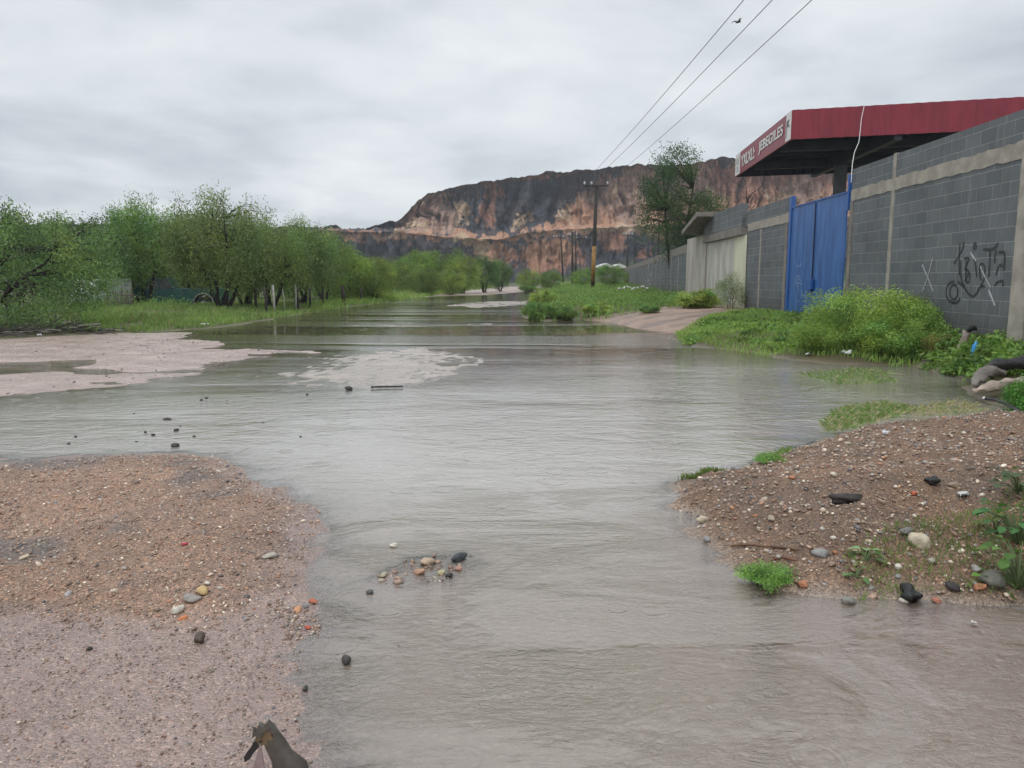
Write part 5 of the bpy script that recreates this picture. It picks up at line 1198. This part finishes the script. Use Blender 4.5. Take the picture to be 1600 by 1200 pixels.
for a in [
    ('stone', 1437, 852, 40, CR, 'largest cream coloured stone, on the right mound near its lower part', 'stone', gS, (1, .8, .72)),
    ('stone', 1416, 833, 22, (.16, .16, .14), 'dark grey green stone touching the upper left of the largest cream stone', 'stone', gS),
    ('stone', 1282, 869, 30, GY, 'smooth grey stone right of the end of the long stick', 'stone', gS),
    ('stone', 1403, 889, 16, BW, 'pale round stone below and left of the largest cream stone', 'stone', gS),
    ('stone', 1403, 903, 14, GY, 'small grey round stone right below the pale round stone', 'stone', gS),
    ('stone', 1456, 879, 17, (.34, .31, .25), 'tan oval stone below and right of the largest cream stone', 'stone', gS),
    ('stone', 1302, 842, 13, BW, 'small pale stone above the smooth grey stone', 'stone', gS),
    ('stone', 1205, 811, 15, (.40, .33, .25), 'pale brown stone left of middle on the right mound', 'stone', gS),
    ('stone', 1098, 815, 22, CR, 'cream stone at the left water edge of the right mound', 'stone', gS),
    ('stone', 1105, 844, 20, GY, 'flat grey stone half in the water at the left foot of the right mound', 'stone', gS, (1, .7, .35)),
    ('stone', 1325, 948, 24, (.22, .21, .18), 'grey stone standing in the water at the front foot of the right mound', 'stone', gS),
    ('stone', 1412, 945, 15, BW, 'pale stone tucked under the black lump at the front of the mound', 'stone', gS),
    ('stone', 1550, 912, 44, (.13, .125, .10), 'rough grey brown rock beside the lowest broad leaved plant', 'stone', gS, (1, .8, .6)),
    ('stone', 1524, 900, 18, (.32, .30, .27), 'grey angular stone upper left of the rough grey brown rock', 'stone', gS),
    ('stone', 1490, 760, 18, (.36, .28, .20), 'tan stone upper right on the mound', 'stone', gS),
    ('stone', 1325, 695, 12, CR, 'small cream stone near the crest left of the white scrap', 'stone', gS),
    ('black_lump', 1420, 938, 46, (.010, .010, .010), 'shiny black crumpled lump at the front foot of the right mound', 'lump', None, (1, .7, .6), 0, .5, .2, .3),
    ('black_lump', 1325, 785, 62, (.045, .038, .034), 'flat charred clod in the middle of the right mound', 'lump', None, (1, .45, .32), 0, .8, .2, .3),
    ('black_lump', 1457, 757, 24, (.02, .02, .02), 'small black clod right of the charred clod', 'lump', None, (1, .8, .6), 0, .7, .2, .3),
    ('black_lump', 1488, 920, 24, (.04, .03, .03), 'dark brown clod right of the shiny black lump', 'lump', None, (1, .8, .6), 0, .7, .2, .25),
    ('brick_fragment', 1238, 748, 13, OR, 'orange brick bit at the upper left of the right mound', 'brick fragment', 'brick bits on the right mound', (1, .8, .5), 0, .8, .2, .2),
    ('brick_fragment', 1180, 807, 9, OR, 'small orange brick bit left of middle on the right mound', 'brick fragment', 'brick bits on the right mound', (1, .8, .5), 0, .8, .2, .2),
    ('brick_fragment', 1428, 773, 13, (.55, .13, .07), 'red brick bit right of the charred clod', 'brick fragment', 'brick bits on the right mound', (1, .8, .5), 0, .8, .2, .2),
    ('brick_fragment', 1254, 915, 18, OR, 'orange brick bit right of the grass tuft at the water edge', 'brick fragment', 'brick bits on the right mound', (1, .8, .6), 0, .8, .2, .2),
    ('brick_fragment', 1463, 940, 17, (.42, .16, .10), 'dull red flat brick piece right of the shiny black lump', 'brick fragment', 'brick bits on the right mound', (1, .8, .4), 0, .8, .2, .2),
    ('brick_fragment', 1530, 920, 22, OR, 'orange brick pieces left of the rough grey brown rock', 'brick fragment', 'brick bits on the right mound', (1, .8, .5), 0, .8, .2, .25),
    ('brick_fragment', 1305, 864, 10, OR, 'small orange bit above the smooth grey stone', 'brick fragment', 'brick bits on the right mound', (1, .8, .5), 0, .8, .2, .2),
    ('stone', 278, 956, 28, BW, 'pale wedge shaped stone at the lower edge of the left gravel', 'stone', gL, (1, .55, .5)),
    ('stone', 316, 925, 25, YL, 'yellowish stone above the pale wedge stone', 'stone', gL, (1, .7, .45)),
    ('stone', 300, 938, 34, (.30, .27, .24), 'flat grey stone between the yellowish stone and the pale wedge stone', 'stone', gL, (1, .7, .35)),
    ('stone', 324, 913, 12, BW, 'small whitish stone just above the yellowish stone', 'stone', gL),
    ('stone', 423, 870, 28, (.42, .38, .32), 'flat pale stone near the right edge of the left gravel', 'stone', gL, (1, .6, .3)),
    ('stone', 39, 872, 18, CR, 'cream flat stone at the far left of the gravel', 'stone', gL, (1, .6, .4)),
    ('stone', 107, 931, 16, (.38, .35, .33), 'pale grey stone lower left on the gravel', 'stone', gL),
    ('brick_fragment', 286, 969, 15, (.60, .22, .10), 'bright orange brick bit below the pale wedge stone', 'brick fragment', 'brick bits on the left shore', (1, .8, .6), 0, .8, .2, .25),
    ('brick_fragment', 489, 941, 18, (.45, .14, .07), 'red brown brick chip beside the water right of the left gravel', 'brick fragment', 'brick bits on the left shore', (1, .6, .35), 0, .7, .2, .2),
    ('brick_fragment', 465, 955, 20, (.60, .30, .16), 'orange brick chip left of the red brown chip', 'brick fragment', 'brick bits on the left shore', (1, .6, .4), 0, .7, .2, .2),
    ('brick_fragment', 481, 982, 13, (.48, .08, .05), 'small red chip below the orange and red brown chips', 'brick fragment', 'brick bits on the left shore', (1, .6, .4), 0, .7, .2, .2),
    ('brick_fragment', 289, 851, 12, (.55, .05, .09), 'crimson scrap in the middle of the left gravel', 'brick fragment', 'brick bits on the left shore', (1, .6, .4), 0, .7, .2, .2),
    ('stone', 478, 948, 12, GY, 'grey pebble between the orange and red brown chips', 'stone', gL),
    ('dark_clod', 313, 1003, 22, BRN, 'dark brown clod just below the left gravel edge', 'clod', gW, (.9, .8, .9), 0, .5, .1),
    ('dark_clod', 542, 1052, 18, (.05, .045, .04), 'dark rounded clod alone in the water near the bottom centre', 'clod', gW, (.9, .9, .9), 0, .5, .1),
    ('dark_clod', 477, 1077, 11, DK, 'small dark clod lower left of the lone rounded clod', 'clod', gW),
    ('dark_clod', 140, 1015, 10, DK, 'small dark clod at the left on the wet grit', 'clod', gW),
    ('dark_clod', 274, 705, 14, DK, 'dark clod right above the left gravel tip', 'clod', gW),
    ('dark_clod', 276, 685, 10, DK, 'dark clod a little above the clod at the gravel tip', 'clod', gW),
    ('dark_clod', 108, 705, 6, DK, 'small dark clod in the shallow at the left', 'clod', gW),
    ('dark_clod', 119, 695, 6, DK, 'small dark clod right of the leftmost shallow clod', 'clod', gW),
    ('dark_clod', 240, 692, 8, DK, 'dark clod left of the clods above the gravel tip', 'clod', gW),
    ('dark_clod', 228, 688, 6, DK, 'tiny dark clod at the left of the small shallow cluster', 'clod', gW),
    ('dark_clod', 304, 693, 6, DK, 'small dark clod right of the clods above the gravel tip', 'clod', gW),
    ('dark_clod', 262, 665, 17, (.08, .07, .055), 'short dark stick like clod in the pale shallow', 'clod', gW, (1, .25, .25), 0, .6, .1, .1, 0),
    ('dark_clod', 545, 612, 14, DK, 'dark block shaped clod in the bright water, left of the floating stick', 'clod', gW, (1, .6, .6), 0, .6, .1, .1, 0),
    ('dark_clod', 315, 632, 6, DK, 'small dark clod in the upper pale shallow', 'clod', gW),
    ('dark_clod', 323, 629, 6, DK, 'small dark clod right of the upper shallow clod', 'clod', gW),
    ('dark_clod', 480, 621, 5, DK, 'tiny dark clod upper right in the bright water', 'clod', gW),
    ('dark_clod', 470, 694, 5, DK, 'tiny dark clod in the bright water right of the gravel tip', 'clod', gW),
    ('stone', 668, 882, 26, (.46, .34, .24), 'orange cream stone breaking the riffle', 'stone', gR, (1, .7, .5)),
    ('stone', 616, 868, 14, BW, 'whitish round stone at the upper left of the riffle', 'stone', gR),
    ('stone', 655, 897, 22, (.42, .25, .16), 'orange stone at the lower middle of the riffle', 'stone', gR, (1, .7, .45)),
    ('stone', 718, 878, 34, (.04, .045, .05), 'black wet stone at the right end of the riffle', 'stone', gR, (1, .5, .4)),
    ('stone', 702, 902, 13, (.03, .03, .025), 'small black stone below the black wet stone', 'stone', gR),
    ('stone', 717, 892, 13, (.45, .24, .18), 'salmon coloured chip beside the black wet stone', 'stone', gR),
    ('stone', 600, 900, 20, (.38, .34, .24), 'mossy tan stone at the left of the riffle', 'stone', gR, (1, .7, .4)),
    ('stone', 578, 938, 13, (.08, .08, .08), 'dark stone alone below the left of the riffle', 'stone', gR),
    ('stone', 620, 912, 11, (.48, .32, .24), 'small salmon stone at the lower left of the riffle', 'stone', gR),
    ('stone', 690, 898, 14, (.48, .42, .25), 'yellowish stone left of the small black stone', 'stone', gR),
    ('stone', 882, 496, 13, (.50, .46, .36), 'pale stone at the water edge on the tip of the right bank', 'stone', None),
    ('broken_block', 1214, 476, 20, (.22, .17, .13), 'brown rubble lump at the wall foot left of the blue gate', 'rubble', None),
]: rock(*a)
# sticks
def stick(px0, py0, px1, py1, rad, label, colr=(.10, .07, .05), lift=.01, bend=.02, name='stick', grp='sticks'):
    a = Vector(onT(px0, py0)); c_ = Vector(onT(px1, py1)); a.z = max(a.z, 0); c_.z = max(c_.z, 0); b = MB(); pts = []
    n = 8
    for k in range(n + 1):
        f = k / n; p = a.lerp(c_, f); zz_ = max(tz(p.x, p.y), 0) + lift + rad * .6; pts.append((p.x, p.y + bend * math.sin(f * 5), zz_ * .5 + (a.z + (c_.z - a.z) * f + lift + rad) * .5))
    b.tube(pts, [rad * random.uniform(.7, 1.1) for _ in pts], 6); key = 'stick_%d' % int(colr[0] * 1000)
    tag(b.build(name, simple(key, colr, tuple(v * .6 for v in colr), 30, .8, 60, .002), None, True), label, 'stick', grp)
stick(1142, 858, 1246, 862, .007, 'long brown stick lying along the lower left of the right mound', (.16, .09, .05))
stick(1205, 882, 1243, 878, .005, 'short reddish stick below the long brown stick', (.22, .09, .05))
stick(580, 609, 630, 607, .012, 'thin stick floating in the bright water', (.06, .05, .04))
stick(1262, 618, 1285, 612, .006, 'pale straw stalk in the water left of the drowned grass', (.40, .36, .27))
stick(1385, 590, 1412, 592, .006, 'pale dry stalk floating left of the right edge debris', (.45, .40, .28))
stick(1440, 572, 1462, 574, .008, 'pale stick at the water edge below the yellowish plant', (.42, .40, .33))

# driftwood and rubbish line on the far left
r5 = random.Random(9); drift_labels = ['long dark branch nearest the road in the rubbish line', 'dark branch at the left edge of the frame', 'pale bent branch in the middle of the rubbish line', 'thin dark branch on top of the rubbish line', 'short pale stick at the right of the rubbish line',
    'dark forked branch under the leaning tree', 'thin grey branch at the right end of the rubbish line', 'crooked dark branch behind the pale bent one', 'low dark twig by the gravel edge', 'grey split branch near the left edge',
    'black wet branch low in the rubbish line', 'pale twig lying across the dark branches', 'dark twig by the green grass edge', 'bent grey twig beside the grass edge']
for k, lab in enumerate(drift_labels):
    px = -20 + k * 13; py = 522 - k * .3 + r5.uniform(-4, 3); pale = 'pale' in lab or 'grey' in lab
    stick(px, py, px + r5.uniform(25, 60), py + r5.uniform(-4, 3), r5.uniform(.018, .04), lab, (.30, .27, .22) if pale else (.045, .038, .032), r5.uniform(.02, .12), r5.uniform(-.15, .15), 'branch', 'branches in the rubbish line at the far left')
tw = MB(); rt = random.Random(5)
for _ in range(240):
    px = rt.uniform(-60, 165); py = 521 + (80 - px) * .035 + rt.uniform(-5, 5); x, y = G(px, py); z = max(tz(x, y), 0) + rt.uniform(0, .16) * max(0, 1 - abs(px - 30) / 150); an = rt.gauss(0, .5); l = rt.uniform(.15, .55)
    d = Vector((math.cos(an), math.sin(an), rt.gauss(0, .25))) * l; a = Vector((x, y, z)); tw.tube([a, a + d * .5 + Vector((0, 0, rt.uniform(-.03, .04))), a + d], rt.uniform(.004, .014), 4, False)
tag(tw.build('twigs', simple('dark_twig', (.05, .042, .036), (.11, .095, .08), 3, .85, 60, 0)), 'tangle of dark twigs piled at the far left road edge', 'twigs', kind='stuff')
def scrap(px, py, wpx, hpx, colr, label, name='plastic_scrap', cat='litter', grp='pale litter on the banks', lift=.0, seed=1):
    x, y, z = onT(px, py); sz = wpx / F * y; h = hpx / F * y; r = np.random.default_rng(seed + int(px)); n = 9
    gx, gy = np.meshgrid(np.linspace(-.5, .5, n), np.linspace(-.5, .5, n)); zz_ = fbm(gx * 4 + px, gy * 4, seed, 3) * h * 1.4 - .1 * h
    ex = np.clip(1.15 - 1.6 * (np.abs(gx) ** 2 + np.abs(gy) ** 2), .5, 1) * (.85 + .3 * fbm(gx * 6, gy * 6 + px, 9, 2))
    V = np.stack([gx * sz * ex, gy * sz * .8 * ex, zz_ * ex], -1).reshape(-1, 3); V2 = V - np.array([0, 0, .006]); Fa = grid_faces(n, n)
    me = npmesh(name, np.concatenate([V, V2]), np.concatenate([Fa, Fa[:, ::-1] + n * n]), None, True)
    key = 'scrap_%d_%d' % (int(colr[0] * 300), int(colr[2] * 300)); o = link(name, me, simple(key, colr, tuple(v * .75 for v in colr), 8, .5, 30, .002), None, False, (x, y, max(z, 0) + .01 + lift)); o.rotation_euler = (0, 0, r.uniform(0, 3))
    tag(o, label, cat, grp)
scrap(1384, 683, 20, 9, (.62, .63, .66), 'whitish plastic scrap near the crest of the right mound', seed=2)
scrap(1505, 776, 26, 7, (.50, .50, .48), 'torn silvery wrapper on the right part of the mound', seed=3)
scrap(1322, 560, 26, 8, (.72, .74, .72), 'white foam scrap at the water edge before the bright green bushes', seed=4)
scrap(1262, 558, 11, 4, (.55, .60, .55), 'small pale scrap left of the white foam scrap', seed=5)
scrap(320, 509, 15, 4, (.70, .70, .68), 'white litter strip on the grass near the water, below the many stemmed tree', seed=6)
scrap(256, 504, 9, 3, (.55, .56, .52), 'pale litter bit on the grass below the pickup', seed=7)
scrap(219, 494, 6, 3, (.60, .60, .58), 'tiny white litter bit on the grass below the picket pen', seed=8)
scrap(62, 526, 9, 5, (.60, .62, .66), 'pale litter among the dark branches at the far left', seed=9)
scrap(1537, 628, 8, 7, (.78, .78, .76), 'small white foam ball beside the black pipe', seed=10, lift=.01)
scrap(1520, 997, 15, 4, (.50, .44, .40), 'pale flat piece half under the water at the lower right', seed=11)
for k in range(7):
    scrap(968 + k * 7, 461 - (k % 3) * 2, 10, 6, (.60, .60, .57), ['leftmost pale rubble piece of the far rubbish heap', 'second piece from the left in the far rubbish heap', 'top left piece of the far rubbish heap', 'middle piece of the far white rubbish heap', 'brightest piece in the far rubbish heap', 'second piece from the right in the far rubbish heap', 'rightmost piece of the far rubbish heap'][k], 'rubble_piece', 'rubble', 'white rubbish heap on the right bank', .25, 20 + k)

# debris at the foot of the near wall
def blob_tube(name, pts, rads, colr, label, cat, parent=None, rough=.7, n=12):
    b = MB(); b.tube(pts, rads, n); key = 'deb_%d_%d' % (int(colr[0] * 500), int(colr[2] * 500))
    o = b.build(name, simple(key, colr, tuple(v * .55 for v in colr), 9, rough, 20, .01), parent, True)
    if label: tag(o, label, cat)
    return o
def foot(px, d): y = (6.3 - d) / ((px - 800) / F - WK); x = WX0 + WK * y - d; return x, y, tz(x, y)
x, y, z = foot(1512, .22)
e = empty('rag_bundle', (x, y, z)); tag(e, 'beige rag with a black plastic top leaning at the wall foot', 'rag')
blob_tube('rag', [(-.10, 0, -.02), (-.08, 0, .04), (-.06, 0, .10), (-.04, 0, .15), (-.01, .02, .20), (.01, .02, .25), (.03, .02, .30)], [.06, .065, .055, .05, .045, .04, .02], (.30, .24, .20), None, None, e)
blob_tube('black_top', [(-.01, .01, .27), (.02, .01, .29), (.05, .01, .31), (.08, .01, .32), (.11, .0, .30)], [.03, .05, .045, .04, .02], (.012, .012, .014), None, None, e)
for ch in e.children:
    n_ = len(ch.data.vertices); co = np.empty(n_ * 3, np.float32); ch.data.vertices.foreach_get('co', co); co = co.reshape(-1, 3)
    co[:, 0] += (fbm(co[:, 2] * 16, co[:, 1] * 20, 3, 3) - .5) * .11; co[:, 1] += (fbm(co[:, 2] * 18, co[:, 0] * 18, 5, 3) - .5) * .10; co[:, 2] += (fbm(co[:, 0] * 22, co[:, 1] * 22, 9, 3) - .5) * .07
    ch.data.vertices.foreach_set('co', co.ravel())
x, y, z = foot(1523, .33)
b = MB(); b.tube([(0, 0, 0), (.015, 0, .05), (.02, 0, .10), (.028, 0, .17), (.03, 0, .20), (.034, 0, .23)], [.03, .042, .04, .043, .02, .016], 12); o = b.build('bottle', simple('blue_plastic', (.02, .22, .50), (.03, .28, .50), 9, .3, 20, 0), None, True)
o.location = (x, y, z); tag(o, 'bright blue plastic bottle standing in the weeds at the wall foot', 'bottle')
x, y, z = onT(1572, 600)
SK = (.30, .25, .205)
def sack(pts, rads, colr, label, flat=.55):
    P_ = []; R_ = []
    for i_ in range(len(pts) - 1):
        for q_ in range(5): P_.append(Vector(pts[i_]).lerp(Vector(pts[i_ + 1]), q_ / 5)); R_.append(rads[i_] + (rads[i_ + 1] - rads[i_]) * q_ / 5)
    b = MB(); b.tube(P_ + [pts[-1]], R_ + [rads[-1]], 20); me_o = b.build('sack', simple('sack_%d' % int(colr[0] * 300), colr, tuple(v * .6 for v in colr), 5, .8, 14, .02), None, True)
    n_ = len(me_o.data.vertices); co = np.empty(n_ * 3, np.float32); me_o.data.vertices.foreach_get('co', co); co = co.reshape(-1, 3)
    f = (fbm(co[:, 0] * 11 + co[:, 2] * 13, co[:, 1] * 11 + co[:, 2] * 7, 7, 3) - .5) * .085; co[:, 2] += f; co[:, 1] += f * .8; co[:, 0] += (fbm(co[:, 1] * 14, co[:, 2] * 16, 17, 3) - .5) * .05
    zm = co[:, 2].min(); co[:, 2] = zm + (co[:, 2] - zm) * .85
    me_o.data.vertices.foreach_set('co', co.ravel())
    m = me_o.modifiers.new('s', 'SUBSURF'); m.levels = 1; m.render_levels = 1
    tag(me_o, label, 'sack', 'folded sacks at the right edge'); return me_o
def PA(pts, Y): return [A(px, py, Y + dy) for px, py, dy in pts]
sack(PA([(1536, 578, 0), (1552, 570, .05), (1575, 566, .1), (1605, 562, .15), (1650, 556, .2)], 8.7), [.03, .075, .08, .09, .08], (.05, .048, .048), 'dark grey folded sack lying behind the beige sacks at the right edge')
sack(PA([(1524, 604, 0), (1528, 592, .05), (1538, 580, .1), (1552, 574, .2), (1572, 580, .25)], 8.4), [.03, .06, .07, .06, .03], (.24, .21, .185), 'grey brown twisted sack end at the left of the debris')
sack(PA([(1522, 612, 0), (1540, 606, .03), (1560, 599, .05), (1590, 594, .08), (1625, 590, .1)], 8.15), [.025, .05, .062, .06, .05], (.42, .34, .28), 'pinkish beige sack lying lowest at the water edge')
b = MB(); pts = [A(1540, 623, 7.7), A(1555, 625, 7.6), A(1575, 632, 7.35), A(1592, 642, 7.1), A(1612, 655, 6.8)]; b.tube(pts, .016, 8)
tag(b.build('black_pipe', simple('black_pipe', (.02, .02, .022), (.03, .03, .03), 6, .4, 20, 0), None, True), 'black flexible pipe running off the right edge below the green plant', 'pipe')

# torn plastic thing standing at the bottom edge
def torn_bottle():
    x, y, z = onT(425, 1205); e = empty('crushed_container', (x, y, z)); tag(e, 'crushed dark plastic container with a torn yellowish top at the bottom edge', 'litter')
    k = y / F * 1.0; s = math.hypot(y, CAM_H) / F
    def Q(px, py, dy=0.0): return Vector(((px - 425) * s, dy, (1200 - py) * s * 1.05))
    b = MB(); secs = [(452, 1215, 30), (450, 1195, 25), (440, 1178, 17), (431, 1160, 15), (425, 1147, 13), (421, 1136, 12)]
    b.tube([Q(px, py) for px, py, w_ in secs], [w_ * s for _, _, w_ in secs], 14)
    o = b.build('container_body', simple('dark_plastic', (.11, .095, .08), (.06, .05, .042), 12, .35, 40, .002), e, True)
    for v in o.data.vertices: v.co.y *= .6; v.co.x += math.sin(v.co.z * 90) * .0015
    def sheet(name, outline, th, mat, y0):
        b = MB(); n = len(outline); b.add([Q(px, py, y0 + ((px * 7 + py * 3) % 5 - 2) * .0012) for px, py in outline] + [Q(px, py, y0 + th) for px, py in outline],
              [tuple(range(n)), tuple(range(2 * n - 1, n - 1, -1))] + [(i_, i_ + n, (i_ + 1) % n + n, (i_ + 1) % n) for i_ in range(n)]); return b.build(name, mat, e, bevel=.0006)
    sheet('torn_edge', [(406, 1150), (409, 1143), (415, 1146), (421, 1136), (429, 1139), (431, 1152), (427, 1163), (419, 1157), (413, 1160)], .010, simple('amber_plastic', (.26, .18, .10), (.15, .10, .05), 20, .5, 40, .001), -.016)
    sheet('torn_rim', [(403, 1147), (405, 1135), (409, 1139), (413, 1127), (419, 1131), (425, 1124), (431, 1131), (436, 1145), (428, 1139), (421, 1137), (414, 1146), (408, 1143)], .016, MATS['dark_plastic'], -.020)
    sheet('dark_fold', [(416, 1151), (412, 1160), (404, 1168), (399, 1176), (391, 1181), (390, 1174), (396, 1166), (401, 1160), (404, 1153), (411, 1152)], .012, simple('black_pipe', (.02, .02, .022)), -.018)
    b = MB(); b.add([Q(416, 1150, -.03), Q(395, 1215, -.04), Q(422, 1215, -.03), Q(418, 1180, -.025), Q(416, 1150, -.026), Q(395, 1215, -.034), Q(422, 1215, -.024), Q(418, 1180, -.02)], [(0, 1, 2, 3), (7, 6, 5, 4), (0, 4, 5, 1), (1, 5, 6, 2), (2, 6, 7, 3), (3, 7, 4, 0)])
    b.build('torn_flap', simple('pink_plastic', (.36, .27, .26), (.26, .17, .17), 12, .5, 30, .001), e)
torn_bottle()
b = MB(); b.box(-880, 880, -60, 600, -3, 62); hz_o = b.build('haze', None)
m = bpy.data.materials.new('haze'); m.use_nodes = True; t = m.node_tree; t.nodes.clear(); oo = N(t, 'ShaderNodeOutputMaterial'); pv = N(t, 'ShaderNodeVolumePrincipled')
pv.inputs['Color'].default_value = (.80, .85, .92, 1); pv.inputs['Density'].default_value = .00048; pv.inputs['Anisotropy'].default_value = .2; L(t, pv.outputs[0], oo.inputs['Volume'])
hz_o.data.materials.append(m); tag(hz_o, 'thin pale damp air over the road and the hill', kind='stuff')
